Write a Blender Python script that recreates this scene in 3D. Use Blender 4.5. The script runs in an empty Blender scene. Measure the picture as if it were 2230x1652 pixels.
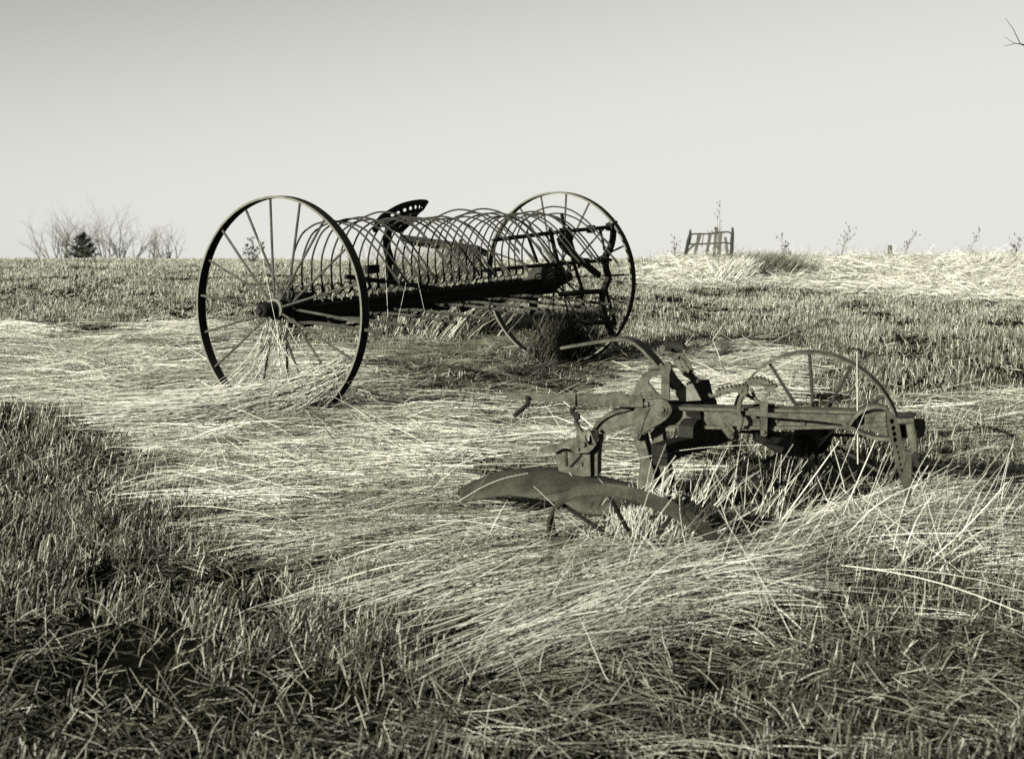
import bpy, math, random
import numpy as np
from mathutils import Vector as V, Matrix
from mathutils.geometry import tessellate_polygon

rnd = random.Random(11)
rng = np.random.default_rng(5)
sc = bpy.context.scene
COL = sc.collection
R = math.radians
PI = math.pi

# ------------------------------------------------------------------ camera geometry
EYE, F, CU, HV = 1.48, 3000.0, 1115.0, 390.0      # eye height, focal length and centre of the 2230 px wide picture


def at(u, v, Y):
    """point at distance Y seen at picture position u, v"""
    return V(((u - CU) / F * Y, Y, EYE - (v - HV) / F * Y))


def ray(u, v):
    return V(((u - CU) / F, 1.0, -(v - HV) / F))


def on_plane(u, v, P, n):
    d = ray(u, v)
    o = V((0, 0, EYE))
    return o + d * ((P - o).dot(n) / d.dot(n))


# ------------------------------------------------------------------ materials
def material(name):
    m = bpy.data.materials.new(name)
    m.use_nodes = True
    nt = m.node_tree
    b = nt.nodes['Principled BSDF']
    return m, nt, b


def ramp(nt, fac, stops):
    r = nt.nodes.new('ShaderNodeValToRGB')
    e = r.color_ramp.elements
    while len(e) < len(stops):
        e.new(0.5)
    for k, (p, c) in enumerate(stops):
        e[k].position = p
        e[k].color = (c[0], c[1], c[2], 1)
    nt.links.new(fac, r.inputs[0])
    return r.outputs[0]


def noise(nt, scale, detail=6, rough=0.6, vec=None):
    n = nt.nodes.new('ShaderNodeTexNoise')
    n.inputs['Scale'].default_value = scale
    n.inputs['Detail'].default_value = detail
    n.inputs['Roughness'].default_value = rough
    if vec is None:
        tc = nt.nodes.new('ShaderNodeTexCoord')
        vec = tc.outputs['Object']
    nt.links.new(vec, n.inputs['Vector'])
    return n.outputs['Fac']


def iron(name, dark, light, pit=0.35, rough=0.75, scale=14, spec=.06):
    m, nt, b = material(name)
    n1 = noise(nt, scale, 8, 0.7)
    c = ramp(nt, n1, [(0.3, dark), (0.52, [(a + q) / 2 for a, q in zip(dark, light)]), (0.72, light)])
    n3 = noise(nt, scale * 9, 4, 0.7)
    c2 = ramp(nt, n3, [(0.3, (.55, .55, .55)), (0.6, (1, 1, 1))])
    mx = nt.nodes.new('ShaderNodeMix')
    mx.data_type = 'RGBA'
    mx.blend_type = 'MULTIPLY'
    mx.inputs[0].default_value = 1
    nt.links.new(c, mx.inputs[6])
    nt.links.new(c2, mx.inputs[7])
    nt.links.new(mx.outputs[2], b.inputs['Base Color'])
    b.inputs['Roughness'].default_value = rough
    b.inputs['Specular IOR Level'].default_value = spec
    n2 = noise(nt, 90, 6, 0.7)
    bu = nt.nodes.new('ShaderNodeBump')
    bu.inputs['Strength'].default_value = pit
    bu.inputs['Distance'].default_value = 0.004
    nt.links.new(n2, bu.inputs['Height'])
    nt.links.new(bu.outputs[0], b.inputs['Normal'])
    return m


def fibre(name, stops, trans=0.0):
    m, nt, b = material(name)
    a = nt.nodes.new('ShaderNodeAttribute')
    a.attribute_name = 'tone'
    c = ramp(nt, a.outputs['Fac'], stops)
    nt.links.new(c, b.inputs['Base Color'])
    b.inputs['Roughness'].default_value = 0.6
    b.inputs['Specular IOR Level'].default_value = 0.12
    return m


M = {}
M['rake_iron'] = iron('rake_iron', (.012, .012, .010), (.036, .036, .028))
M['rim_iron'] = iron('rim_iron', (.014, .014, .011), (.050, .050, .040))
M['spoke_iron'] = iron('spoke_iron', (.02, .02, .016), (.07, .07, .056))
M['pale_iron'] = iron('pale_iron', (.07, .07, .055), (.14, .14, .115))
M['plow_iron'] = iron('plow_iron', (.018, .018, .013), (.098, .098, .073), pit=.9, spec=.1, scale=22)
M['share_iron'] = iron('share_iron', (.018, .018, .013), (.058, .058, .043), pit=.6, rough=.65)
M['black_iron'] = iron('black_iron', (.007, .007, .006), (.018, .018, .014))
M['old_wood'] = iron('old_wood', (.04, .04, .03), (.10, .10, .08), scale=7, rough=.9)
M['bark'] = iron('bark', (.08, .08, .065), (.17, .17, .145), rough=.95)
M['dark_bark'] = iron('dark_bark', (.025, .025, .02), (.06, .06, .046), rough=.95)
M['straw'] = fibre('straw', [(0, (.016, .016, .011)), (.4, (.14, .14, .105)), (.75, (.38, .38, .315)), (1, (.55, .55, .475))])
M['stubble'] = fibre('stubble', [(0, (.010, .010, .007)), (.45, (.072, .072, .050)), (1, (.40, .40, .33))])
M['needles'] = fibre('needles', [(0, (.018, .019, .014)), (1, (.06, .062, .046))])


def ground_material():
    m, nt, b = material('soil')
    tc = nt.nodes.new('ShaderNodeTexCoord')
    n1 = noise(nt, 1.3, 8, .65, tc.outputs['Object'])
    n2 = noise(nt, 38, 6, .7, tc.outputs['Object'])
    c1 = ramp(nt, n1, [(.3, (.004, .004, .003)), (.7, (.012, .012, .008))])
    c2 = ramp(nt, n2, [(.35, (.4, .4, .4)), (.7, (1.6, 1.6, 1.55))])
    mx = nt.nodes.new('ShaderNodeMix')
    mx.data_type = 'RGBA'
    mx.blend_type = 'MULTIPLY'
    mx.inputs[0].default_value = 1
    nt.links.new(c1, mx.inputs[6])
    nt.links.new(c2, mx.inputs[7])
    nt.links.new(mx.outputs[2], b.inputs['Base Color'])
    b.inputs['Roughness'].default_value = 1
    b.inputs['Specular IOR Level'].default_value = 0.0
    bu = nt.nodes.new('ShaderNodeBump')
    bu.inputs['Strength'].default_value = .8
    bu.inputs['Distance'].default_value = .02
    nt.links.new(n2, bu.inputs['Height'])
    nt.links.new(bu.outputs[0], b.inputs['Normal'])
    return m


M['soil'] = ground_material()


# ------------------------------------------------------------------ mesh helpers
def frame_along(t):
    t = t.normalized()
    a = V((0, 0, 1)) if abs(t.z) < .9 else V((1, 0, 0))
    x = t.cross(a).normalized()
    return x, x.cross(t).normalized()


class MB:
    """collects shapes and links them as ONE mesh object"""

    def __init__(self):
        self.v, self.f, self.tone = [], [], []

    def add(self, vs, fs):
        o = len(self.v)
        self.v += [tuple(p) for p in vs]
        self.f += [tuple(i + o for i in f) for f in fs]
        return self

    def tube(self, path, r, n=8, cap=True):
        path = [V(p) for p in path]
        k = len(path)
        rs = r if isinstance(r, (list, tuple)) else [r] * k
        vs, fs = [], []
        x = None
        for i, p in enumerate(path):
            t = (path[min(i + 1, k - 1)] - path[max(i - 1, 0)])
            if t.length < 1e-9:
                t = V((0, 0, 1))
            t.normalize()
            if x is None:
                x, y = frame_along(t)
            else:
                x = (x - t * x.dot(t))
                if x.length < 1e-6:
                    x, y = frame_along(t)
                x.normalize()
                y = t.cross(x)
            y = t.cross(x)
            for j in range(n):
                a = 2 * PI * j / n
                vs.append(p + (x * math.cos(a) + y * math.sin(a)) * rs[i])
        for i in range(k - 1):
            for j in range(n):
                fs.append((i * n + j, i * n + (j + 1) % n, (i + 1) * n + (j + 1) % n, (i + 1) * n + j))
        if cap:
            fs.append(tuple(range(n))[::-1])
            fs.append(tuple((k - 1) * n + j for j in range(n)))
        return self.add(vs, fs)

    def strip(self, path, wdir, w, th, shift=0.0):
        """flat bar swept along path: w wide along wdir (starting at shift), th thick"""
        path = [V(p) for p in path]
        k = len(path)
        ws = w if isinstance(w, (list, tuple)) else [w] * k
        vs, fs = [], []
        for i, p in enumerate(path):
            t = (path[min(i + 1, k - 1)] - path[max(i - 1, 0)]).normalized()
            wd = wdir[i] if isinstance(wdir, list) else wdir
            s = (wd - t * wd.dot(t)).normalized()
            h = t.cross(s).normalized() * th / 2
            a, b = p + s * shift, p + s * (shift + ws[i])
            vs += [a - h, b - h, b + h, a + h]
        for i in range(k - 1):
            for j in range(4):
                fs.append((i * 4 + j, i * 4 + (j + 1) % 4, i * 4 + 4 + (j + 1) % 4, i * 4 + 4 + j))
        fs += [(3, 2, 1, 0), ((k - 1) * 4, (k - 1) * 4 + 1, (k - 1) * 4 + 2, (k - 1) * 4 + 3)]
        return self.add(vs, fs)

    def plate(self, loops, ext):
        """polygon (first loop) with holes (other loops), extruded by vector ext"""
        loops = [[V(p) for p in l] for l in loops]
        tris = tessellate_polygon(loops)
        flat = [p for l in loops for p in l]
        n = len(flat)
        vs = flat + [p + ext for p in flat]
        fs = []
        for t in tris:
            fs.append(tuple(t))
            fs.append(tuple(i + n for i in reversed(t)))
        o = 0
        for l in loops:
            k = len(l)
            for i in range(k):
                fs.append((o + i, o + (i + 1) % k, o + (i + 1) % k + n, o + i + n))
            o += k
        return self.add(vs, fs)

    def box(self, c, ax, ay, az):
        """box at c with half-axis vectors"""
        vs = [c + ax * i + ay * j + az * k for k in (-1, 1) for j in (-1, 1) for i in (-1, 1)]
        return self.add(vs, [(0, 2, 3, 1), (4, 5, 7, 6), (0, 1, 5, 4), (2, 6, 7, 3), (0, 4, 6, 2), (1, 3, 7, 5)])

    def disc(self, c, axis, r, th, n=24):
        a = V(axis).normalized()
        return self.tube([V(c), V(c) + a * th], r, n)

    def ring(self, c, axis, r, th, w0, w1, n=72):
        """wheel rim: outer radius r, thickness th, from w0 to w1 along axis"""
        a = V(axis).normalized()
        x, y = frame_along(a)
        vs, fs = [], []
        for i in range(n):
            q = 2 * PI * i / n
            d = x * math.cos(q) + y * math.sin(q)
            for rr, w in ((r, w0), (r, w1), (r - th, w1), (r - th, w0)):
                vs.append(V(c) + d * rr + a * w)
        for i in range(n):
            for j in range(4):
                i2 = (i + 1) % n
                fs.append((i * 4 + j, i * 4 + (j + 1) % 4, i2 * 4 + (j + 1) % 4, i2 * 4 + j))
        return self.add(vs, fs)

    def build(self, name, mat, parent=None, origin=None, bevel=0.0, smooth=True):
        me = bpy.data.meshes.new(name)
        org = V(origin) if origin is not None else (parent.location if parent is not None and parent.type == 'EMPTY' else V((0, 0, 0)))
        if parent is not None and origin is None:
            org = V(parent['_o']) if '_o' in parent else V((0, 0, 0))
        me.from_pydata([tuple(V(p) - org) for p in self.v], [], self.f)
        me.materials.append(M[mat])
        if self.tone:
            at_ = me.attributes.new('tone', 'FLOAT', 'POINT')
            at_.data.foreach_set('value', np.array(self.tone, dtype=np.float32))
        me.update()
        o = bpy.data.objects.new(name, me)
        COL.objects.link(o)
        if smooth:
            me.shade_smooth()
            try:
                me.set_sharp_from_angle(angle=R(38))
            except Exception:
                pass
        if parent is not None:
            o.parent = parent
        else:
            o.location = org
        o['_o'] = tuple(org)
        if bevel:
            bm = o.modifiers.new('bevel', 'BEVEL')
            bm.width = bevel
            bm.segments = 2
            bm.limit_method = 'ANGLE'
            bm.angle_limit = R(40)
        ALL.append(o)
        return o


ALL = []


def thing(name, label, cat, loc, group=None):
    o = bpy.data.objects.new(name, None)
    COL.objects.link(o)
    o.location = loc
    o['_o'] = tuple(loc)
    o['label'] = label
    o['category'] = cat
    if group:
        o['group'] = group
    ALL.append(o)
    return o


def tag(o, label, cat, kind=None, group=None):
    o['label'] = label
    o['category'] = cat
    if kind:
        o['kind'] = kind
    if group:
        o['group'] = group
    return o


def smooth_path(pts, n=6):
    """Catmull-Rom through points"""
    pts = [V(p) for p in pts]
    out = []
    k = len(pts)
    for i in range(k - 1):
        p0, p1, p2, p3 = pts[max(i - 1, 0)], pts[i], pts[i + 1], pts[min(i + 2, k - 1)]
        for j in range(n):
            t = j / n
            out.append(0.5 * ((2 * p1) + (p2 - p0) * t + (2 * p0 - 5 * p1 + 4 * p2 - p3) * t * t + (3 * p1 - p0 - 3 * p2 + p3) * t ** 3))
    out.append(pts[-1])
    return out


# ------------------------------------------------------------------ ground
KX, Y0 = 0.0017, 16.0


def vnoise(x, y, s, seed):
    """smooth value noise in 0..1 (numpy arrays)"""
    g = np.random.default_rng(seed).random((256, 256))
    x = np.asarray(x) / s + 1000.3
    y = np.asarray(y) / s + 1000.7
    xi, yi = np.floor(x).astype(int), np.floor(y).astype(int)
    fx, fy = x - xi, y - yi
    fx, fy = fx * fx * (3 - 2 * fx), fy * fy * (3 - 2 * fy)
    a, b = g[xi % 256, yi % 256], g[(xi + 1) % 256, yi % 256]
    c, d = g[xi % 256, (yi + 1) % 256], g[(xi + 1) % 256, (yi + 1) % 256]
    return (a * (1 - fx) + b * fx) * (1 - fy) + (c * (1 - fx) + d * fx) * fy


def gz(x, y):
    x = np.asarray(x, float)
    y = np.asarray(y, float)
    D = np.maximum(y - Y0, 0)
    z = -np.where(D < 22, KX * D * D, KX * 484 + (D - 22) * .0748)
    near = np.clip((60 - np.hypot(x, y)) / 30, 0, 1)
    z = z + near * ((vnoise(x, y, 1.7, 3) - .5) * .07 + (vnoise(x, y, .55, 4) - .5) * .035 + (vnoise(x, y, 7, 8) - .5) * .16 * np.clip((y - 12) / 8, 0, 1))
    # low bank at the right of the crest
    z = z + .16 * np.exp(-((y - 26) / 5) ** 2) / (1 + np.exp(-(x - 2.2) / .8)) * near
    return z


def ground():
    ys = np.concatenate([np.linspace(-30, 0, 12, endpoint=False), np.linspace(0, 40, 260, endpoint=False), np.linspace(40, 120, 40, endpoint=False), np.linspace(120, 900, 20)])
    xs = np.concatenate([np.linspace(-700, -40, 14, endpoint=False), np.linspace(-40, -14, 26, endpoint=False), np.linspace(-14, 14, 190, endpoint=False), np.linspace(14, 40, 26, endpoint=False), np.linspace(40, 700, 15)])
    X, Y = np.meshgrid(xs, ys)
    Z = gz(X, Y)
    n, k = X.shape
    co = np.stack([X.ravel(), Y.ravel(), Z.ravel()], 1)
    i = np.arange((n - 1) * k).reshape(n - 1, k)[:, :-1].ravel()
    q = np.stack([i, i + 1, i + k + 1, i + k], 1)
    o = np_mesh('ground', co, q, 'soil')
    tag(o, 'dark bare soil under the grass of the gently rising hilltop field', 'ground', 'structure')


def np_mesh(name, co, quads, mat, tone=None, smooth=True):
    me = bpy.data.meshes.new(name)
    me.vertices.add(len(co))
    me.vertices.foreach_set('co', np.ascontiguousarray(co, dtype=np.float32).ravel())
    nq = len(quads)
    me.loops.add(nq * 4)
    me.loops.foreach_set('vertex_index', np.ascontiguousarray(quads, dtype=np.int32).ravel())
    me.polygons.add(nq)
    me.polygons.foreach_set('loop_start', np.arange(0, nq * 4, 4, dtype=np.int32))
    if smooth:
        me.polygons.foreach_set('use_smooth', np.ones(nq, dtype=bool))
    me.materials.append(M[mat])
    if tone is not None:
        a = me.attributes.new('tone', 'FLOAT', 'POINT')
        a.data.foreach_set('value', np.ascontiguousarray(tone, dtype=np.float32))
    me.update(calc_edges=True)
    o = bpy.data.objects.new(name, me)
    COL.objects.link(o)
    ALL.append(o)
    return o


# ------------------------------------------------------------------ strands (grass, straw)
class Strands:
    def __init__(self):
        self.co, self.q, self.t, self.n = [], [], [], 0

    def add(self, P, w, tone, sides=2, taper=.65):
        """P (N,K,3) centre lines, w (N) widths, tone (N)"""
        N, K, _ = P.shape
        if N == 0:
            return
        T = np.empty_like(P)
        T[:, 1:-1] = P[:, 2:] - P[:, :-2]
        T[:, 0] = P[:, 1] - P[:, 0]
        T[:, -1] = P[:, -1] - P[:, -2]
        T /= np.linalg.norm(T, axis=2, keepdims=True) + 1e-9
        a = np.where(np.abs(T[..., 2:3]) < .9, np.array([0, 0, 1.]), np.array([1., 0, 0]))
        X = np.cross(T, a)
        X /= np.linalg.norm(X, axis=2, keepdims=True) + 1e-9
        Yv = np.cross(X, T)
        s = np.linspace(0, 1, K)
        wk = w[:, None] * (1 - taper * s[None, :] ** 2.2)
        ph = rng.random(N) * 2 * PI
        rings = []
        for j in range(sides):
            an = ph + 2 * PI * j / sides
            d = X * np.cos(an)[:, None, None] + Yv * np.sin(an)[:, None, None]
            rings.append(P + d * (wk / 2)[..., None])
        C = np.stack(rings, 2)                     # N,K,S,3
        S = sides
        base = (np.arange(N) * K * S)[:, None, None] + (np.arange(K - 1) * S)[None, :, None]
        js = np.arange(1 if S == 2 else S)[None, None, :]
        j2 = (js + 1) % S
        q = np.stack([base + js, base + j2, base + S + j2, base + S + js], -1).reshape(-1, 4)
        self.co.append(C.reshape(-1, 3))
        self.q.append(q + self.n)
        tk = tone[:, None] * (0.55 + 0.45 * np.minimum(1, s * 2.5 + .15))[None, :] if False else np.repeat(tone[:, None], K, 1)
        self.t.append(np.repeat(tk.ravel(), S))
        self.n += N * K * S

    def build(self, name, mat):
        return np_mesh(name, np.concatenate(self.co), np.concatenate(self.q), mat, np.concatenate(self.t))


def to_px(x, y, z):
    return CU + F * x / y, HV + F * (EYE - z) / y


def in_poly(u, v, poly):
    inside = np.zeros(len(u), bool)
    k = len(poly)
    for i in range(k):
        (x1, y1), (x2, y2) = poly[i], poly[(i + 1) % k]
        if y1 == y2:
            continue
        c = ((y1 > v) != (y2 > v)) & (u < (x2 - x1) * (v - y1) / (y2 - y1) + x1)
        inside ^= c
    return inside


def sample_roots(n, ya, yb, ex, ua=-220, ub=2450):
    """n roots with ground density ~ Y**-ex inside the view wedge (widened)"""
    g = np.linspace(ya, yb, 2000)
    p = g ** (1 - ex)
    c = np.cumsum(p)
    c /= c[-1]
    y = np.interp(rng.random(n), c, g)
    u = rng.uniform(ua, ub, n)
    x = (u - CU) / F * y
    return x, y


def width_at(y):
    return .0028 + .00016 * y


def wander(x, y, heading, L, z0, rise, K, bend, sag=None):
    """lying stalks: start x,y,z0, run along heading (rad), climb by rise (rad), bending sideways"""
    N = len(x)
    P = np.empty((N, K, 3))
    s = L / (K - 1)
    h = heading.copy()
    e = rise.copy()
    P[:, 0] = np.stack([x, y, z0], 1)
    for k in range(1, K):
        P[:, k, 0] = P[:, k - 1, 0] + s * np.cos(h) * np.cos(e)
        P[:, k, 1] = P[:, k - 1, 1] + s * np.sin(h) * np.cos(e)
        P[:, k, 2] = P[:, k - 1, 2] + s * np.sin(e)
        kk = rng.random(N) < .05
        h = h + bend / (K - 1) + rng.normal(size=N) * .05 + np.where(kk, rng.normal(size=N) * .6, 0)
        e = e + np.where(kk, rng.normal(size=N) * .3, 0)
        e = e + (sag if sag is not None else 0) / (K - 1) + rng.normal(size=N) * .03
    lo = gz(P[..., 0].ravel(), P[..., 1].ravel()).reshape(N, K) + .006
    P[..., 2] = np.maximum(P[..., 2], lo)
    return P


def stand(x, y, z, az, L, t0, t1, K):
    """standing blades: tilt from vertical goes t0 -> t1 along heading az"""
    N = len(x)
    P = np.empty((N, K, 3))
    P[:, 0] = np.stack([x, y, z], 1)
    s = L / (K - 1)
    for k in range(1, K):
        f = (k - .5) / (K - 1)
        t = t0 + (t1 - t0) * f
        P[:, k, 0] = P[:, k - 1, 0] + s * np.sin(t) * np.cos(az)
        P[:, k, 1] = P[:, k - 1, 1] + s * np.sin(t) * np.sin(az)
        P[:, k, 2] = P[:, k - 1, 2] + s * np.cos(t)
    return P


MAIN = [(-300, 700), (0, 703), (300, 712), (430, 690), (560, 740), (700, 760), (820, 850), (1000, 880), (1180, 890), (1380, 905), (1400, 1000),
        (1360, 1060), (1500, 1130), (1600, 1190), (1750, 1170), (1900, 1110), (2060, 1050), (2150, 1070), (2060, 1170), (1800, 1260), (1500, 1345), (1150, 1400),
        (960, 1410), (900, 1340), (790, 1210), (560, 1150), (440, 1080), (390, 970), (260, 890), (60, 840), (-300, 830)]
UNDER = [(760, 690), (1100, 700), (1330, 720), (1400, 800), (1330, 880), (1180, 890), (1000, 880), (830, 850), (770, 800), (700, 750)]
FARR = [(1370, 585), (1500, 560), (1700, 566), (2230, 560), (2560, 560), (2560, 640), (2230, 652), (1900, 632), (1650, 612), (1420, 625)]
BEHIND = [(1480, 745), (1640, 735), (1720, 790), (1650, 860), (1560, 900), (1380, 900), (1330, 850)]
RIGHT = [(1980, 860), (2230, 850), (2560, 850), (2560, 1250), (2230, 1240), (2140, 1180), (2120, 1080), (2060, 1000)]
FRONT = [(1000, 1420), (1500, 1350), (1850, 1270), (2120, 1180), (2300, 1260), (2560, 1250), (2560, 1720), (1150, 1720), (900, 1560)]
HOLLOW = [(1570, 1080), (1700, 1050), (1920, 1040), (1890, 1130), (1720, 1190), (1600, 1190)]
CURL = [(960, 1050), (1100, 1000), (1330, 1020), (1560, 1080), (1590, 1190), (1400, 1215), (1180, 1225), (1130, 1150), (960, 1120)]
HEAD = [(100, 760, 3), (300, 800, 0), (400, 860, 14), (560, 850, 14), (720, 850, 16), (800, 900, 8), (900, 960, -4), (700, 1000, -3), (1100, 960, 2), (600, 1080, -6),
        (1000, 1080, 4), (900, 1150, 6), (1200, 1180, 8), (1000, 1350, 24), (1400, 1250, 14), (1700, 1200, 15), (1900, 1130, 14), (2060, 1060, 14), (1500, 1350, 16),
        (2200, 1150, -15), (1000, 760, 25), (1200, 780, 40), (2000, 1000, 0), (1600, 800, 0)]


def heading(u, v):
    hp = np.array(HEAD, float)
    d2 = (u[:, None] - hp[None, :, 0]) ** 2 + ((v[:, None] - hp[None, :, 1]) * 1.6) ** 2 + 900
    w = 1 / d2 ** 1.6
    return np.radians((w * hp[None, :, 2]).sum(1) / w.sum(1))


def heap(u, v):
    """thickness of the straw layer"""
    h = np.full(len(u), .05)
    for (a, b, s, t, q) in ((560, 850, 190, 60, .16), (740, 830, 90, 50, .12), (1350, 1300, 260, 60, .10), (1900, 1170, 200, 50, .11), (900, 970, 260, 60, .05), (1000, 1190, 120, 60, .03)):
        h += q * np.exp(-((u - a) / s) ** 2 - ((v - b) / t) ** 2)
    return h


def edge_soft(u, v, poly, r):
    """True inside poly, with a ragged border"""
    return in_poly(u + rng.normal(size=len(u)) * r, v + rng.normal(size=len(u)) * r * .45, poly)


# footprints where nothing should sprout through iron: none (grass grows through old machines)
def grass():
    S = Strands()      # standing stubble and short litter
    N = 520000
    x, y = sample_roots(N // 9, 3.0, 36, 1.05)
    # tufts: each sampled root becomes a small clump
    rep = 9
    cx, cy = np.repeat(x, rep), np.repeat(y, rep)
    rad = .018 + .0035 * cy
    x = cx + rng.normal(size=len(cx)) * rad
    y = cy + rng.normal(size=len(cx)) * rad
    z = gz(x, y)
    u, v = to_px(x, y, z + .04)
    straw = edge_soft(u, v, MAIN, 24) | edge_soft(u, v, BEHIND, 20)
    far = in_poly(u, v, FARR)
    front = in_poly(u, v, FRONT) | in_poly(u, v, RIGHT) | in_poly(u, v, UNDER)
    gap = vnoise(x, y, .42, 21) * .6 + vnoise(x, y, .16, 22) * .4
    keep = rng.random(len(x)) < np.clip((gap - .36 - .05 * np.clip((7 - y) / 3, 0, 1)) * 5, .04, 1)
    keep &= ~(in_poly(u, v, HOLLOW) & (rng.random(len(x)) < .8))
    keep &= ~(straw & (rng.random(len(x)) < .86))
    keep &= ~(front & (rng.random(len(x)) < .58))
    keep &= ~(far & (rng.random(len(x)) < .45))
    x, y, z, far, front = x[keep], y[keep], z[keep], far[keep], front[keep]
    n = len(x)
    tall = vnoise(x, y, .9, 23)
    L = (.055 + .085 * tall) * rng.uniform(.5, 1.25, n) * np.where(far, 1.1, 1)
    L *= 1 - .42 * np.clip((y - 8) / 8, 0, 1)
    az = rng.random(n) * 2 * PI + 0
    wind = np.radians(20 + 60 * (vnoise(x, y, 2.2, 24) - .5))
    az = np.where(rng.random(n) < .5, wind, az)
    t0 = np.abs(rng.normal(size=n)) * .20
    t1 = t0 + np.abs(rng.normal(size=n)) * .35
    bent = rng.random(n) < .2
    t0 = np.where(bent, rng.uniform(.5, 1.2, n), t0)
    t1 = np.where(bent, t0 + rng.uniform(.1, .7, n), t1)
    P = stand(x, y, z - .005, az, L, t0, t1, 4)
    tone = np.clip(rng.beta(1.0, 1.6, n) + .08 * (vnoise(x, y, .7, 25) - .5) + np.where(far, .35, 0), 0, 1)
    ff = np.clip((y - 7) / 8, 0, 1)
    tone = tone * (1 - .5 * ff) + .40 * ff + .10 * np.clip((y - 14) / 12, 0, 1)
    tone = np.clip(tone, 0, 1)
    w = width_at(y) * rng.uniform(.7, 1.25, n)
    nr = y < 6.2
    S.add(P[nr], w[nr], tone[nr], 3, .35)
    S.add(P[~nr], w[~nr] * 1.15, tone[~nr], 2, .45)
    # some longer bent stalks
    n = 9000
    x, y = sample_roots(n, 3.0, 24, 1.5)
    u, v = to_px(x, y, gz(x, y))
    k = ~in_poly(u, v, MAIN)
    x, y = x[k], y[k]
    n = len(x)
    P = stand(x, y, gz(x, y), rng.random(n) * 2 * PI, rng.uniform(.06, .16, n), rng.uniform(.2, 1.45, n), rng.uniform(.5, 1.6, n), 4)
    P[..., 2] = np.maximum(P[..., 2], gz(P[..., 0].ravel(), P[..., 1].ravel()).reshape(P.shape[:2]) + .005)
    S.add(P, width_at(y) * rng.uniform(.6, 1.1, n), rng.beta(2.2, 2, n), 3, .4)
    # short fallen litter between the tufts
    n = 210000
    x, y = sample_roots(n, 3.0, 34, 1.6)
    g = vnoise(x, y, .35, 31)
    k = rng.random(n) < np.clip((g - .25) * 1.8, .08, 1)
    x, y = x[k], y[k]
    n = len(x)
    z = gz(x, y) + .004 + rng.random(n) ** 2 * .045
    L = rng.uniform(.03, .11, n) * np.where(rng.random(n) < .06, 1.8, 1)
    hd = rng.random(n) * 2 * PI
    P = wander(x, y, hd, L, z, rng.normal(size=n) * .28, 3, rng.normal(size=n) * .5)
    tone = np.clip(rng.beta(1.1, 2.4, n) * .95 + .1 * np.clip((y - 7) / 10, 0, 1), 0, 1)
    w = width_at(y) * rng.uniform(.6, 1.15, n)
    nr = y < 5.5
    S.add(P[nr], w[nr], tone[nr], 3, .3)
    S.add(P[~nr], w[~nr], tone[~nr], 2, .3)
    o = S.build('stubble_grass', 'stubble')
    tag(o, 'short standing grass stubble and litter covering the whole field', 'grass', 'stuff')

    # long straw laid flat in swathes
    S = Strands()
    rep = 12
    nb = 26000
    bx, by = sample_roots(nb, 3.5, 14.5, 1.1)
    u, v = to_px(bx, by, gz(bx, by) + .08)
    m = edge_soft(u, v, MAIN, 22)
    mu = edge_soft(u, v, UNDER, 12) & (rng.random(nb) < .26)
    mb = edge_soft(u, v, BEHIND, 14) & (rng.random(nb) < .6)
    mr = edge_soft(u, v, RIGHT, 25) & (rng.random(nb) < .25)
    mf = edge_soft(u, v, FRONT, 30) & (rng.random(nb) < .16)
    g = vnoise(bx, by * 2.2, .5, 41)
    gp = vnoise(bx, by * 4, .62, 48) < .27
    hol = gp & (rng.random(nb) < .9) | in_poly(u, v, HOLLOW) & (rng.random(nb) < .85) | in_poly(u, v, CURL) & (rng.random(nb) < .90)
    k = ((m & ~mu & (rng.random(nb) < np.clip((g - .22) * 2.2, .04, 1))) | mu | mb | mr | mf) & ~hol
    loose, mess = ~(m | mb)[k], (mf & ~m)[k]
    bx, by, u, v = bx[k], by[k], u[k], v[k]
    nb = len(bx)
    hd = heading(u, v) + rng.normal(size=nb) * np.where(loose, .35, .11) + (vnoise(bx, by, .45, 42) - .5) * .5
    hd = np.where(mess, rng.random(nb) * 2 * PI, hd)
    cross = rng.random(nb) < .05
    hd = np.where(cross, hd + rng.normal(size=nb) * .8, hd)
    flip = rng.random(nb) < np.where(v > 1050, .10, .45)
    hd = np.where(flip, hd + PI, hd)
    H = heap(u, v) * (.5 + 1.0 * vnoise(bx, by, .6, 43))
    H = np.where(loose, H * .7, H)
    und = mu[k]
    depth = rng.random(nb) ** .8
    Lb = rng.uniform(.25, .72, nb) * np.where(mess, .42, 1) * np.where(by > 9, 1.1, 1)
    Lb = np.where(und, Lb * .6, Lb)
    rise = np.where(und, rng.uniform(.0, .5, nb) ** 1.5, 0) + np.abs(rng.normal(size=nb)) * .10 + np.where((v > 1060) & ~flip, .03 + .10 * np.clip((v - 1080) / 160, 0, 1) * rng.uniform(.4, 1.2, nb), .0) + np.where(cross, .15, 0)
    bend = rng.normal(size=nb) * .28
    sag = -np.abs(rng.normal(size=nb)) * .18 - rise * np.where(v > 1060, .8, 1.2)
    tb = .47 + .10 * depth + rng.normal(size=nb) * .18 + (vnoise(bx, by * 3, .55, 47) - .5) * .5 + np.where(mess, -.14, 0)  # lower stalks coloured slightly darker, as shade inside the heap
    cnt = np.repeat(np.arange(nb), np.where(mess, 5, np.where(loose, 8, rep)))
    n = len(cnt)
    wid = (.018 + .028 * rng.random(nb))[cnt]
    hh = hd[cnt] + rng.normal(size=n) * .055
    odd = rng.random(n) < .10
    hh = hh + np.where(odd, rng.normal(size=n) * .5, 0)
    off = rng.normal(size=n) * wid
    al = rng.normal(size=n) * .09
    L = Lb[cnt] * rng.uniform(.6, 1.2, n)
    x0 = bx[cnt] - np.sin(hh) * off + np.cos(hh) * (al - L * .5)
    y0 = by[cnt] + np.cos(hh) * off + np.sin(hh) * (al - L * .5)
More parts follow.
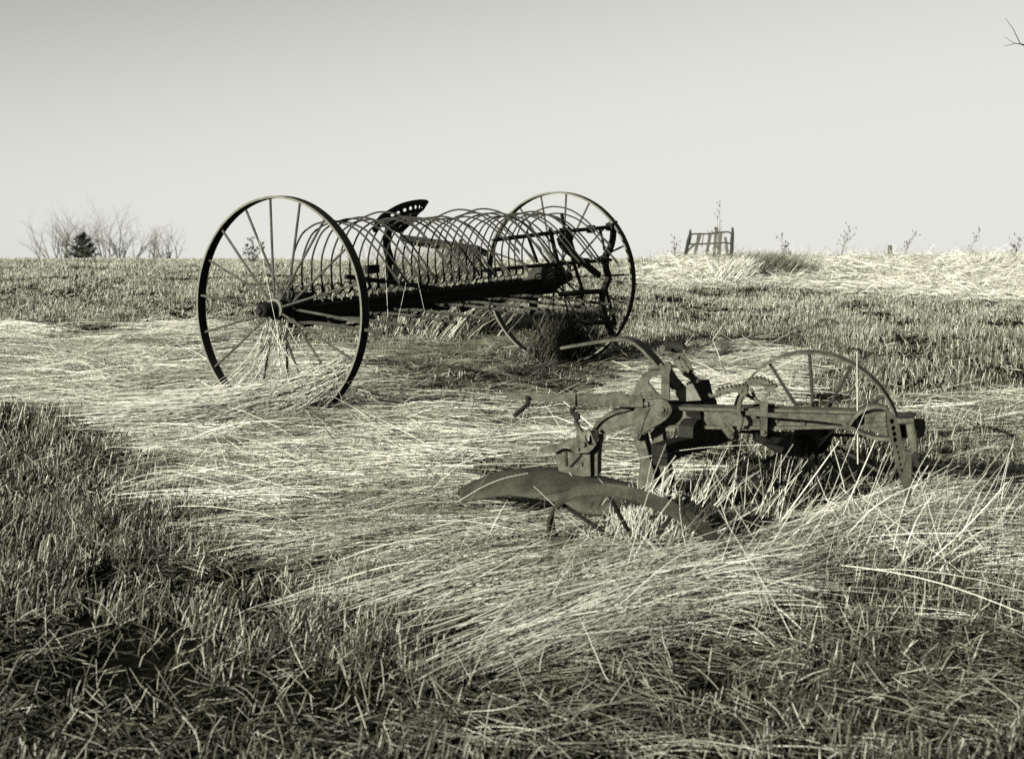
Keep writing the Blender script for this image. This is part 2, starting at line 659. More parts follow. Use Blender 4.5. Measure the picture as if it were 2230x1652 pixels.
    dz = np.clip(depth[cnt] * H[cnt] + rng.normal(size=n) * .012, 0, None)
    z0 = gz(x0, y0) + dz
    P = wander(x0, y0, hh, L, z0, rise[cnt] + rng.normal(size=n) * .05, 6, bend[cnt] + rng.normal(size=n) * .12, sag[cnt])
    tone = np.clip(tb[cnt] * rng.uniform(.7, 1.25, n) + rng.normal(size=n) * .10, 0, 1)
    y = by[cnt]
    w = width_at(y) * rng.uniform(.55, 1.0, n)
    nr = y < 6.5
    tone = np.where(und[cnt], tone * .55, tone)  # rake's shade on the straw below it put into the tone
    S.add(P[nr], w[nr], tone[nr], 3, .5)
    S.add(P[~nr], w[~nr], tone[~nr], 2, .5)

    # bright tangled straw on the far right crest
    n = 90000
    x, y = sample_roots(n, 16, 33, .9, 1250, 2600)
    z = gz(x, y)
    u, v = to_px(x, y, z + .05)
    k = edge_soft(u, v, FARR, 9)
    x, y, z = x[k], y[k], z[k]
    n = len(x)
    hd = rng.normal(size=n) * .7 + np.where(rng.random(n) < .5, 0, PI)
    up = rng.random(n) < .10
    L = rng.uniform(.10, .42, n)
    P = wander(x, y, hd, L, z + rng.random(n) ** 2 * .10, np.where(up, rng.uniform(.2, .9, n), np.abs(rng.normal(size=n)) * .14), 5, rng.normal(size=n) * .9, -np.abs(rng.normal(size=n)) * .9)
    S.add(P, width_at(y) * rng.uniform(.7, 1.2, n), np.clip(rng.normal(size=n) * .22 + .66, 0, 1), 2, .5)
    # standing bents along the crest on both sides
    n = 1500
    uu = rng.uniform(-100, 2350, n)
    yy = rng.uniform(22, 33, n)
    right = uu > 1350
    kk = right | (rng.random(n) < .3)
    uu, yy, right = uu[kk], yy[kk], right[kk]
    n = len(uu)
    xx = (uu - CU) / F * yy
    L = rng.uniform(.10, .30, n) * np.where(right, 1.2, .7)
    P = stand(xx, yy, gz(xx, yy), rng.random(n) * 2 * PI, L, rng.uniform(0, .4, n), rng.uniform(.2, 1.3, n), 6)
    S.add(P, np.full(n, .005), rng.uniform(.2, .8, n), 2, .6)

    # straw hanging over the hub and combed round the near wheel
    hub = at(604, 705, 8.25)
    n = 75
    s = np.linspace(0, 1, 9)[None, :, None]
    a = np.array(hub)[None] + rng.normal(size=(n, 3)) * np.array([.05, .05, .015])
    uu = np.concatenate([rng.normal(430, 60, n // 2), rng.normal(560, 110, n - n // 2)])
    vv = np.concatenate([rng.normal(855, 25, n // 2), rng.normal(850, 30, n - n // 2)])
    yy = rng.normal(8.2, .18, n)
    b = np.stack([(uu - CU) / F * yy, yy, gz((uu - CU) / F * yy, yy) + .12], 1)
    c = a * .5 + b * .5
    c[:, 2] = a[:, 2] * .25 + b[:, 2] * .75 + rng.normal(size=n) * .08
    c[:, :2] = a[:, :2] * .72 + b[:, :2] * .28 + rng.normal(size=(n, 2)) * .07
    P = (1 - s) ** 2 * a[:, None] + 2 * s * (1 - s) * c[:, None] + s ** 2 * b[:, None]
    k = rng.random(n) < .62
    S.add(P[k], rng.uniform(.0025, .0045, k.sum()), np.clip(rng.normal(.68, .2, k.sum()), 0, 1), 3, .4)
    # sheaf swept from the right rim down to the lower left
    n = 700
    s = np.linspace(0, 1, 8)[None, :, None]
    f = rng.random(n)
    sh = rng.normal(size=n)
    ua, va = 640 + 120 * f + sh * 14, 850 - 55 * f + rng.normal(size=n) * 16
    ub, vb = 240 + 330 * f + rng.normal(size=n) * 80, 888 - 4 * f + rng.normal(size=n) * 14
    ya, yb = 8.14 + rng.normal(size=n) * .05, 8.05 + rng.normal(size=n) * .14
    lift = rng.random(n)
    A = np.stack([(ua - CU) / F * ya, ya, EYE - (va - HV) / F * ya - lift * .03], 1)
    B = np.stack([(ub - CU) / F * yb, yb, EYE - (vb - HV) / F * yb - lift * .03], 1)
    C = (A + B) / 2
    C[:, 2] += -.03 - .03 * rng.random(n)
    P = (1 - s) ** 2 * A[:, None] + 2 * s * (1 - s) * C[:, None] + s ** 2 * B[:, None]
    P += rng.normal(size=P.shape) * .003
    lo = gz(P[..., 0].ravel(), P[..., 1].ravel()).reshape(P.shape[:2]) + .01
    P[..., 2] = np.maximum(P[..., 2], lo)
    S.add(P, rng.uniform(.0028, .0048, n), np.clip(.72 + rng.normal(size=n) * .18, 0, 1), 3, .4)

    # tall single stalks leaning up around the plow
    n = 230
    cen = [(1420, 1150, 40, 5.35), (1360, 1160, 40, 5.3), (1700, 1230, 130, 5.0), (1930, 1140, 90, 5.1), (1990, 1130, 70, 5.2), (1980, 1130, 80, 5.2), (2080, 1060, 70, 5.5), (1620, 1010, 60, 5.75), (1300, 1190, 70, 5.2)]
    ci = rng.integers(0, len(cen), n)
    ce = np.array(cen)[ci]
    yy = ce[:, 3] + rng.normal(size=n) * .14
    xx = (ce[:, 0] + rng.normal(size=n) * ce[:, 2] - CU) / F * yy
    az = np.where(rng.random(n) < .7, rng.normal(.35, .5, n), rng.random(n) * 2 * PI)
    L = rng.uniform(.18, .55, n)
    P = stand(xx, yy, gz(xx, yy), az, L, rng.uniform(.1, .9, n), rng.uniform(.3, 1.35, n), 6)
    S.add(P, rng.uniform(.003, .0052, n), np.clip(rng.normal(.68, .2, n), 0, 1), 3, .5)
    # tuft standing up inside the plow wheel
    n = 800
    yy = 5.28 + rng.normal(size=n) * .06
    xx = (1410 + rng.normal(size=n) * 30 - CU) / F * yy
    P = stand(xx, yy, gz(xx, yy), rng.random(n) * 2 * PI, rng.uniform(.12, .3, n), rng.uniform(0, .35, n), rng.uniform(.0, .7, n), 5)
    S.add(P, rng.uniform(.003, .0048, n), np.clip(rng.normal(.7, .18, n), 0, 1), 3, .4)
    # long stray stalks in the foreground, placed where the photograph shows them
    for (p, q, Yp, Yq, sagz, wd) in (((1270, 1445), (1480, 1505), 4.5, 4.3, .05, .005), ((1500, 1500), (1690, 1610), 4.3, 3.9, .03, .0055), ((1830, 1230), (2240, 1340), 4.9, 4.4, .03, .0055),
                                     ((1850, 1240), (2240, 1290), 4.9, 4.6, .03, .0045), ((1460, 1440), (1650, 1460), 4.5, 4.4, .02, .005), ((1420, 1325), (1960, 1045), 4.85, 5.2, .02, .0052),
                                     ((1880, 1085), (2100, 1250), 5.1, 4.9, .0, .0042), ((1750, 1370), (2000, 1355), 4.6, 4.6, .02, .004), ((1800, 1100), (1890, 880), 5.3, 5.3, .0, .004),
                                     ((1868, 1010), (1866, 765), 5.45, 5.4, .0, .006), ((1600, 860), (1552, 740), 6.2, 6.2, .0, .005), ((1552, 740), (1572, 712), 6.2, 6.25, .0, .005),
                                     ((1340, 1010), (1660, 968), 5.35, 5.3, .02, .004), ((1000, 1090), (1150, 1030), 5.3, 5.3, .02, .004), ((640, 880), (560, 500), 8.0, 8.3, -.03, .003), ((845, 690), (838, 560), 8.4, 8.6, 0, .003),
                                     ((868, 690), (892, 580), 8.4, 8.6, 0, .003), ((925, 680), (905, 590), 8.6, 8.8, 0, .003)):
        a, b = np.array(at(p[0], p[1], Yp)), np.array(at(q[0], q[1], Yq))
        s1 = np.linspace(0, 1, 8)[:, None]
        P = a + (b - a) * s1
        P[:, 2:] += sagz * np.sin(PI * s1)
        S.add(P[None], np.array([wd * .8]), np.array([.8]), 3, .4)
    o = S.build('lying_straw', 'straw')
    tag(o, 'long pale straw swept flat in swathes around the rusty machines', 'straw', 'stuff')


# ------------------------------------------------------------------ dump rake
WL, WRAD = at(608, 672, 8.36), .685
AX = V((.5613, .8276, 0)).normalized()
BX = V((AX.y, -AX.x, 0))
SPAN = 3.18
UP = V((0, 0, 1))


def rk(t, s, z):
    """rake point: t along the axle, s out towards the tine points, z height"""
    p = WL + AX * t + BX * s
    return V((p.x, p.y, z))


def rkp(u, v, s):
    return on_plane(u, v, WL + BX * s, BX)


def rake_wheel(root, c, out, seed):
    rr = random.Random(seed)
    w = MB().ring(c, out, WRAD, .014, -.029, .029, 96).build('wheel', 'black_iron', root)
    MB().ring(c, out, WRAD - .001, .013, .029, .0335, 96).build('lit_rim_edge', 'pale_iron', w)  # worn edges coloured pale as if sunlit, rim band black as if shaded
    MB().ring(c, out, WRAD - .001, .013, -.0335, -.029, 96).build('lit_rim_edge', 'pale_iron', w)
    h = MB()
    h.tube([c - out * .07, c - out * .05, c - out * .05, c + out * .055, c + out * .055, c + out * .15], [.062, .062, .05, .05, .046, .041], 22)
    h.tube([c + out * .15, c + out * .163], [.041, .034], 22)
    h.build('hub', 'black_iron', w)
    MB().tube([c + out * .024, c + out * .028, c + out * .046, c + out * .05], [.058, .064, .064, .058], 24).build('hub_flange', 'pale_iron', w)
    n = MB()
    x, y = frame_along(out)
    x, y = (x + y).normalized(), (y - x).normalized()
    n.box(c + out * .172, x * .02, y * .02, out * .010)
    n.build('axle_nut', 'black_iron', w)
    x, y = frame_along(out)
    for k in range(18):
        a = 2 * PI * (k + .29) / 18
        d = y * math.cos(a) + x * math.sin(a)
        off = .035 if k % 2 == 0 else -.060
        p0 = c + d * .052 + out * off
        p1 = c + d * (WRAD - .006) + out * (.006 if k % 2 == 0 else -.006)
        q = p0.lerp(p1, .5) + V((rr.uniform(-1, 1), rr.uniform(-1, 1), rr.uniform(-1, 1))) * .003
        m = MB().tube([p0, q, p1], .0078, 8)
        m.build('spoke', 'spoke_iron', w)
    return w


def rake():
    root = thing('dump_rake', 'tall spoke wheeled dump rake with curved tines and pan seat', 'hay rake', (WL.x + AX.x * 1.5, WL.y + AX.y * 1.5, 0))
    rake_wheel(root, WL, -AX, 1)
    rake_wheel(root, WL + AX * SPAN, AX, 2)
    # axle beam: channel with bolts and end castings
    b = MB()
    b.box(rk(1.6, 0, .646), AX * 1.50, BX * .040, UP * .057)
    b.box(rk(1.6, .045, .695), AX * 1.50, BX * .012, UP * .010)
    b.box(rk(1.6, .05, .594), AX * 1.46, BX * .03, UP * .008)
    b.box(rk(.17, 0, .675), AX * .075, BX * .06, UP * .105)
    b.tube([rk(-.05, 0, .69), rk(.12, 0, .69)], .03, 14)
    b.tube([rk(3.06, 0, .69), rk(3.24, 0, .69)], .03, 14)
    b.build('axle_beam', 'black_iron', root, bevel=.004)
    # ratchet drum by the far wheel
    d = MB()
    c0, c1 = rk(2.92, 0, .70), rk(3.08, 0, .70)
    d.tube([rk(2.86, 0, .7), rk(2.88, 0, .7), c0, c0.lerp(c1, .2)], [.06, .10, .115, .115], 26)
    for k in range(26):
        a = 2 * PI * k / 26
        e = UP * math.cos(a) + BX * math.sin(a)
        d.tube([c0 + e * .105, c1 + e * .10], .009, 6)
    d.tube([c1, rk(3.12, 0, .7)], .085, 22)
    d.build('ratchet_drum', 'rake_iron', root)
    # tines with coil at the foot
    arch = [(.036, .785), (.022, .87), (.030, 1.0), (.094, 1.130), (.165, 1.185), (.243, 1.215), (.375, 1.228), (.53, 1.184), (.656, 1.095), (.736, 1.015), (.80, .945)]
    rr = random.Random(4)
    nt = 29
    for k in range(nt):
        t = .09 + k * .0905
        lift = rr.gauss(0, .016)
        yaw = rr.gauss(0, .010)
        if k in (5, 14, 17, 27):
            lift = .07
        pts = []
        for i in range(20):                      # coil, one and a bit turns
            a = -PI / 2 - .3 + i / 19 * (2 * PI * 1.25 + .3)
            pts.append(rk(t - .016 + .012 * i / 19, .036 * math.cos(a), .783 + .036 * math.sin(a)))
        ca, sa = math.cos(lift * 2.2), math.sin(lift * 2.2)
        ap = []
        for (s, z) in arch:
            s0, z0 = s - .036, z - .783
            s1, z1 = s0 * ca - z0 * sa * .3, z0 * ca + s0 * sa
            ap.append(rk(t - .004 + yaw * s0 * 2, .036 + s1, .783 + z1))
        pts += smooth_path(ap, 4)[1:]
        m = MB()
        m.tube([rk(t - .016, -.006, .68), rk(t - .016, -.006, .715), pts[0]], .006, 6)
        m.tube(pts, .0060, 7)
        # flattened point
        p1 = pts[-1]
        dd = (pts[-1] - pts[-3]).normalized()
        m.strip([p1 - dd * .02, p1 + dd * .03, p1 + dd * .075, p1 + dd * .10], V((AX.x, AX.y, 0)).lerp(dd.cross(AX), .55), [.008, .016, .018, .004], .006, -.008)
        m.build('tine', 'rake_iron', root)
        cl = MB().box(rk(t - .016, .0, .708), AX * .015, BX * .022, UP * .014)
        cl.build('tine_clamp', 'black_iron', root, bevel=.003)
    # stripper rods
    for (t, s1) in ((.0, .82), (.33, .855), (.70, .82), (.98, .88), (1.42, .885), (1.66, .965), (1.99, .97), (2.31, .98)):
        p = smooth_path([rk(t + .02, .02, .63), rk(t + .01, .14, .615), rk(t, .30, .625), rk(t, .6, .612), rk(t, s1, .597)], 5)
        MB().tube(p, .0105, 9).build('stripper_rod', 'rim_iron', root)
    # trip rod and hangers below the beam
    p = []
    for i in range(80):
        t = .35 + i / 79 * 2.5
        p.append(rk(t, .10 + .03 * math.sin(t * 13), .575 + .028 * math.sin(t * 9.3) + .03 * (t / 3)))
    MB().tube(p, .011, 8).build('trip_rod', 'black_iron', root)
    for t in (.33, .62, .98, 1.42, 1.75, 2.1, 2.45):
        h = MB()
        h.strip([rk(t, .03, .645), rk(t + .01, .06, .60), rk(t + .05, .10, .575), rk(t + .16, .12, .585)], AX, .035, .01)
        h.disc(rk(t, .10, .585), AX, .02, .05, 10)
        h.build('rod_hanger', 'black_iron', root)
    h = MB()
    h.plate([[rk(1.72, .05, .64), rk(1.95, .05, .64), rk(1.90, .05, .55), rk(1.80, .05, .53)]], BX * .02)
    h.build('bracket', 'black_iron', root)
    h = MB()
    h.plate([[rk(2.66, .05, .62), rk(2.78, .05, .62), rk(2.76, .05, .47), rk(2.69, .05, .44)]], BX * .02)
    h.build('bracket', 'black_iron', root)
    # foot lever crossing in front of the coils
    MB().strip([rkp(752, 602, .16), rkp(790, 607, .16), rkp(870, 617, .14), rkp(952, 628, .11)], UP, .030, .02, -.015).build('foot_lever', 'black_iron', root, bevel=.003)
    # rear frame behind the tine points: bent post and four bars
    S_ = .50
    fm = lambda u, v, s=S_: rkp(u, v, s)
    post = [(1338, 480), (1336, 500), (1334, 522), (1327, 545), (1318, 560), (1320, 585), (1325, 605), (1316, 630), (1310, 655), (1314, 680), (1322, 702), (1333, 730), (1338, 752)]
    MB().strip(smooth_path([fm(*p) for p in post], 4), AX, .05, .035, -.025).build('frame_post', 'black_iron', root, bevel=.004)
    for name, a, b_, r in (('frame_bar', (1070, 523), (1340, 493), .015), ('frame_bar', (1046, 590), (1330, 566), .014), ('frame_bar', (1216, 641), (1316, 634), .0201), ('frame_bar', (1262, 703), (1334, 702), .0205)):
        pa, pb = fm(*a), fm(*b_)
        m = MB().tube([pa, pa.lerp(pb, .04), pa.lerp(pb, .5) + UP * .004, pb], [r * .25, r, r, r], 10)
        if r < .02:
            for f in (.55, .78, .95):
                q = pa.lerp(pb, f)
                m.box(q, AX * .018, BX * .028, UP * .030)
        m.build(name, 'black_iron', root)
    for pts, r in (([(1238, 495), (1245, 530), (1262, 580)], .012), ([(1198, 497), (1208, 545), (1220, 592)], .016), ([(1147, 505), (1157, 535), (1170, 570)], .011), ([(1305, 497), (1312, 520), (1316, 545)], .010),
                   ([(1223, 465), (1230, 500), (1246, 560), (1262, 612), (1272, 640)], .013), ([(1262, 626), (1266, 645), (1272, 672)], .012), ([(1320, 628), (1326, 655), (1331, 672)], .012), ([(1335, 684), (1341, 708)], .014)):
        MB().strip(smooth_path([fm(*p) for p in pts], 3), AX, r * 2, r, -r).build('frame_brace', 'black_iron', root)
    # trip lever with toothed head
    lv = MB()
    lv.strip(smooth_path([fm(1218, 517, .42), fm(1226, 536, .42), fm(1244, 552, .42), fm(1268, 570, .42), fm(1292, 590, .42), fm(1305, 600, .42)], 3), AX, .045, .03, -.022)
    for k in range(6):
        lv.box(fm(1224 + 4 * k, 522 + 6 * k, .42), AX * .02, BX * .02, UP * .012)
    lv.disc(fm(1238, 517, .42), BX, .026, .03, 12)
    lv.build('trip_lever', 'black_iron', root)
    # pan seat with holes, on a spring post
    zA = lambda x, y: (801.4 + .14058 * x, 418.1 + .14058 * y)
    c = WL + AX * 1.10 + BX * .10
    n1 = V((.80, -.58, -.12)).normalized()

    def pan(poly, holes, n, P, mb, th=.010):
        lo = [[on_plane(*zA(*q), P, n) for q in poly]]
        for (x, y, a, b2) in holes:
            lo.append([on_plane(*zA(x + a * math.cos(q), y + b2 * math.sin(q)), P, n) for q in [2 * PI * i / 12 for i in range(12)]])
        mb.plate(lo, -n * th)

    st = MB()
    pan([(150, 420), (215, 350), (330, 280), (430, 222), (520, 180), (610, 152), (700, 132), (780, 120), (850, 115), (905, 120), (938, 138), (942, 158), (905, 215), (865, 280), (800, 330), (640, 345), (450, 400), (200, 430)],
        [(388, 360, 38, 24), (478, 318, 34, 22), (578, 281, 35, 29), (668, 253, 31, 31), (745, 235, 25, 32), (806, 232, 18, 32), (846, 243, 11, 27)], n1, c, st)
    c2 = on_plane(*zA(500, 385), c, n1)
    n2 = V((.62, -.66, -.42)).normalized()
    pan([(150, 420), (200, 430), (450, 400), (640, 345), (800, 330), (750, 390), (690, 455), (640, 530), (585, 580), (540, 615), (470, 640), (400, 600), (300, 560), (210, 540), (130, 560), (95, 545), (110, 480)],
        [(290, 415, 16, 8), (662, 330 + 28, 18, 8), (738, 345, 12, 6), (205, 512, 20, 12), (600, 490, 16, 10)], n2, c2, st)
    st.build('seat', 'black_iron', root, bevel=.0)
    sp = MB()
    pp = [zA(*q) for q in [(330, 560), (310, 640), (290, 780), (300, 900), (335, 1020), (350, 1150), (365, 1250), (372, 1400)]]
    sp.strip(smooth_path([on_plane(*q, WL + BX * .0, BX) for q in pp], 3), AX, .07, .012, -.035)
    sp.build('seat_spring', 'black_iron', root)
    MB().tube([on_plane(*zA(110, 560), c, n1), on_plane(*zA(125, 600), c, n1)], .02, 10).build('seat_bolt', 'black_iron', root)
    MB().plate([[on_plane(*zA(*q), WL + BX * -.06 + AX * 1.0, (V((-.25, -.95, .18))).normalized()) for q in [(372, 1130), (440, 1150), (500, 1190), (570, 1240), (640, 1275), (720, 1310), (760, 1345), (620, 1375), (480, 1390), (392, 1385), (380, 1260)]]],
               V((.2, .96, 0)) * .012).build('dust_plate', 'pale_iron', root)
    MB().box(on_plane(*zA(65, 1195), WL, BX), AX * .055, BX * .02, UP * .028).build('foot_rest', 'black_iron', root, bevel=.004)
    return root


# ------------------------------------------------------------------ sulky plow
z3 = lambda x, y: (975.6 + .2953 * x, 708.5 + .2953 * y)
z4 = lambda x, y: (1393.7 + .2952 * x, 708.5 + .2952 * y)
z5 = lambda x, y: (1300.8 + .14058 * x, 720.1 + .14058 * y)
z6 = lambda x, y: (1103.4 + .1406 * x, 905.9 + .1406 * y)
z8 = lambda x, y: (1533.1 + .13357 * x, 789.8 + .13357 * y)
z9 = lambda x, y: (1777 + .14767 * x, 859.5 + .14767 * y)
YAW = R(15)
PD = V((math.cos(YAW), -math.sin(YAW), 0))          # along the beam, to the right
PN = V((math.sin(YAW), math.cos(YAW), 0))           # away from the viewer's side
PP = at(1300, 911, 5.70)
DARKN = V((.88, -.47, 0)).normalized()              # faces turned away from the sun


def pw(q, off=0.0):
    return on_plane(q[0], q[1], PP + PN * off, PN)


def poly(pts, z, off=0.0):
    return [pw(z(*p), off) for p in pts]


def wheel_from(u, v, Y, rad, a, e):
    n = V((math.cos(e) * math.sin(a), -math.cos(e) * math.cos(a), math.sin(e)))
    return at(u, v, Y), n, rad


def plow():
    root = thing('sulky_plow', 'grey rusty riding plow with curved beam, levers and two iron wheels', 'plow', (1.6, 5.5, 0))
    B = lambda mb, name, mat='plow_iron', par=None, bev=.0025: mb.build(name, mat, par or root, bevel=bev)
    # beam: web between two flanges
    outer = [z3(1045, 1110), z3(1045, 1000), z3(1046, 900), z3(1060, 800), z3(1105, 718), z3(1190, 658), z3(1300, 622), z3(1400, 606), z3(1520, 606), z3(1640, 612), z4(940, 627), z4(1250, 633), z4(1560, 642), z4(1830, 652)]
    inner = [z3(1092, 1110), z3(1092, 1020), z3(1094, 950), z3(1108, 868), z3(1155, 808), z3(1250, 764), z3(1350, 746), z3(1420, 742), z3(1520, 744), z3(1640, 748), z4(940, 757), z4(1250, 753), z4(1500, 748), z4(1830, 745)]
    po = smooth_path([pw(q) for q in outer], 4)
    pi = smooth_path([pw(q) for q in inner], 4)
    m = MB().plate([[p + PN * .02 for p in po] + [p + PN * .02 for p in reversed(pi)]], PN * .03)
    m.strip(po, PN, .085, .012)
    m.strip(pi, PN, .085, .012)
    B(m, 'beam')
    # rivets on the beam
    for q in (z3(1780, 690), z4(1000, 690), z4(1200, 715)):
        B(MB().box(pw(q, .016), PD * .011, UP * .013, PN * .008), 'beam_bolt')
    # hand lever lying along the beam
    lev = MB().plate([poly([(440, 500), (465, 492), (600, 497), (900, 513), (1180, 518), (1430, 522), (1440, 600), (1300, 600), (1130, 585), (900, 562), (600, 552), (450, 550), (436, 530)], z3, -.075)], PN * .014)
    lev = B(lev, 'hand_lever')
    B(MB().plate([poly([(905, 505), (935, 505), (940, 600), (912, 602)], z3, -.085)], PN * .03), 'lever_clip', par=lev)
    B(MB().tube(smooth_path([pw(z3(583, 525), -.08), pw(z3(592, 570), -.10), pw(z3(560, 605), -.12), pw(z3(488, 668), -.16)], 4), .010, 8), 'grip_latch', 'black_iron', lev)
    B(MB().tube(smooth_path([pw(z3(925, 590), -.06), pw(z3(918, 640), -.05), pw(z3(958, 668), -.05), pw(z3(940, 695), -.05)], 4), .012, 8), 'latch_link', 'black_iron', lev)
    # pivot bracket
    pl = MB().plate([poly([(1370, 640), (1385, 570), (1430, 540), (1500, 545), (1570, 540), (1615, 555), (1645, 590), (1650, 625), (1632, 670), (1590, 710), (1440, 805), (1415, 800), (1385, 745), (1360, 700)], z3, -.055)], PN * .022)
    pl = B(pl, 'pivot_bracket')
    m = MB()
    m.tube(smooth_path([pw(z3(*p), -.057) for p in [(1432, 792), (1530, 735), (1600, 690), (1640, 640), (1640, 600), (1612, 568), (1575, 558), (1490, 585)]], 4), .0048, 6)
    m.tube([pw(z3(1485, 600), -.057), pw(z3(1445, 690), -.057), pw(z3(1420, 780), -.057)], .0042, 6)
    m.tube([pw(z3(1485, 600), -.057), pw(z3(1530, 612), -.057), pw(z3(1560, 640), -.057)], .0035, 6)
    B(m, 'bracket_rib', par=pl, bev=0)
    m = MB()
    c = pw(z3(1582, 612), -.055)
    m.disc(c, -PN, .034, .010, 26)
    m.disc(c, -PN, .024, .018, 26)
    m.disc(c, -PN, .012, .030, 16)
    B(m, 'pivot_boss', par=pl)
    B(MB().disc(pw(z3(1466, 574), -.055), -PN, .011, .018, 6), 'hex_bolt', par=pl)
    m = MB()
    c = pw(z3(1396, 795), -.03)
    m.disc(c, -PN, .021, .03, 24)
    m.disc(c, -PN, .013, .040, 6)
    B(m, 'pivot_bolt')
    # toothed quadrant
    q = [(570, 1010), (565, 960), (580, 900), (600, 850), (625, 800), (655, 750), (690, 705), (730, 665), (775, 625), (820, 592), (860, 570), (900, 552), (930, 542), (950, 548), (965, 512), (985, 505), (1003, 512), (1010, 535), (1035, 535), (1048, 495), (1075, 484), (1110, 488), (1138, 520), (1142, 575), (1130, 620), (1115, 662), (1115, 1075), (1040, 1050), (900, 1040), (760, 1030)]
    h1 = [(785, 790), (800, 762), (850, 720), (900, 698), (950, 688), (988, 700), (985, 1003), (940, 985), (870, 905), (800, 825)]
    h2 = [(662, 1000), (672, 960), (695, 940), (740, 975), (790, 1010)]
    # saw teeth along the left curve
    t = []
    for i in range(len(q)):
        t.append(q[i])
        if 2 <= i < 11:
            a, b = q[i], q[i + 1]
            t.append(((a[0] * 2 + b[0]) / 3 - 7, (a[1] * 2 + b[1]) / 3 - 7))
            t.append(((a[0] + b[0] * 2) / 3 + 3, (a[1] + b[1] * 2) / 3 + 3))
    m = MB().plate([poly(t, z5, -.03), poly(h1, z5, -.03), poly(h2, z5, -.03)], PN * .022)
    B(m, 'toothed_quadrant')
    # wide curved spring strap rising to the left
    pts = [(825, 170), (1000, 142), (1150, 119), (1270, 107), (1345, 122), (1420, 175), (1480, 235), (1530, 290), (1560, 330)]
    sp = smooth_path([pw(z3(*p), .0) for p in pts], 5)
    k = len(sp)
    B(MB().strip(sp, PN, [.03 + .10 * min(1, i / (k * .55)) for i in range(k)], .011), 'spring_strap', 'plow_iron')
    # second lever with latch, behind the beam
    m = MB().plate([poly([(1180, 480), (1215, 410), (1262, 385), (1300, 400), (1345, 470), (1400, 560), (1460, 650), (1580, 790), (1480, 815), (1420, 742), (1340, 690), (1240, 560), (1195, 515)], z5, .16),
                    poly([(1290, 510), (1315, 520), (1345, 575), (1330, 585), (1300, 545)], z5, .16)], PN * .018)
    m.tube([pw(z5(1290, 350), .15), pw(z5(1400, 470), .15), pw(z5(1480, 640), .15)], .007, 8)
    l2 = B(m, 'land_lever')
    m = MB().tube(smooth_path([pw(z5(*p), .15) for p in [(1012, 250), (1040, 320), (1100, 375), (1180, 405), (1255, 412)]], 4), .0062, 8)
    m.disc(pw(z5(1014, 262), .15), -PN, .012, .012, 12)
    B(m, 'latch_trigger', par=l2, bev=0)
    B(MB().tube([pw(z5(1040, 245), .26), pw(z5(1080, 240), .26), pw(z5(1200, 245), .24), pw(z5(1320, 270), .22), pw(z5(1350, 300), .2)], [.012, .021, .025, .021, .010], 12), 'lever_grip', 'black_iron', l2, 0)
    B(MB().tube([pw(z5(1355, 290), .17), pw(z5(1350, 340), .17)], .009, 10), 'latch_pin', par=l2, bev=0)

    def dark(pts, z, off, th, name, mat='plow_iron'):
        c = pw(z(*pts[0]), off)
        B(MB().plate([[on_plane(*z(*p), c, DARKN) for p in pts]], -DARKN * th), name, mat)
    # standards and castings turned from the sun, most coloured black for their shade
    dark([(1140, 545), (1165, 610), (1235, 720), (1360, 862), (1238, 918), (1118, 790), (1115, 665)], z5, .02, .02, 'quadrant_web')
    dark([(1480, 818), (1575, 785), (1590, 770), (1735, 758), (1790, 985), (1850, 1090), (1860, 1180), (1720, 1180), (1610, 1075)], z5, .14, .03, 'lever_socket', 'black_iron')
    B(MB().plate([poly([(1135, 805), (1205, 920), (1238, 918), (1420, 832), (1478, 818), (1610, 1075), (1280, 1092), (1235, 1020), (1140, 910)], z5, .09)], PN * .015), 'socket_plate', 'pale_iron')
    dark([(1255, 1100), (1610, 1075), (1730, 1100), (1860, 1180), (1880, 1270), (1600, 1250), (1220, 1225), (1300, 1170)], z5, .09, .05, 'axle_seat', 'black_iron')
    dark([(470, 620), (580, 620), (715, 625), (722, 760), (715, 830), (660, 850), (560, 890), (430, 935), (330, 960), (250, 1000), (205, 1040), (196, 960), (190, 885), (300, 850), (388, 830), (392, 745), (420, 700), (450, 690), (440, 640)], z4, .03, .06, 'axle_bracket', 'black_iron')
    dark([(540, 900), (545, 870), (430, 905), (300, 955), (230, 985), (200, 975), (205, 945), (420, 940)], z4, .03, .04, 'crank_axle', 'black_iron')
    # two legs down to the share
    for pts, off in (([(1370, 830), (1440, 800), (1475, 930), (1512, 1060), (1530, 1200), (1400, 1200), (1420, 1000), (1390, 900)], -.02), ([(1495, 795), (1570, 725), (1590, 860), (1612, 980), (1645, 1160), (1640, 1200), (1560, 1200), (1545, 1050), (1520, 900)], .03)):
        B(MB().plate([poly(pts, z3, off)], PN * .09), 'standard')
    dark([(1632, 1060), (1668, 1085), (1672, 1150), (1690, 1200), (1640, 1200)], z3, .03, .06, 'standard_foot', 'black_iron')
    # frog and rear bracket on the gooseneck
    m = MB().plate([poly([(760, 560), (775, 540), (890, 535), (1060, 580), (1290, 592), (1302, 930), (1180, 930), (990, 900), (800, 850), (765, 660)], z6, -.01), poly([(1168, 712), (1190, 712), (1188, 785), (1168, 785)], z6, -.01)], PN * .05)
    fr = B(m, 'frog_plate')
    B(MB().tube([pw(z6(1150, 600), -.016), pw(z6(980, 785), -.016)], .004, 6), 'frog_rib', 'black_iron', fr, 0)
    B(MB().tube([pw(z6(890, 545), -.012), pw(z6(900, 760), -.012)], .012, 8), 'frog_edge', par=fr, bev=0)
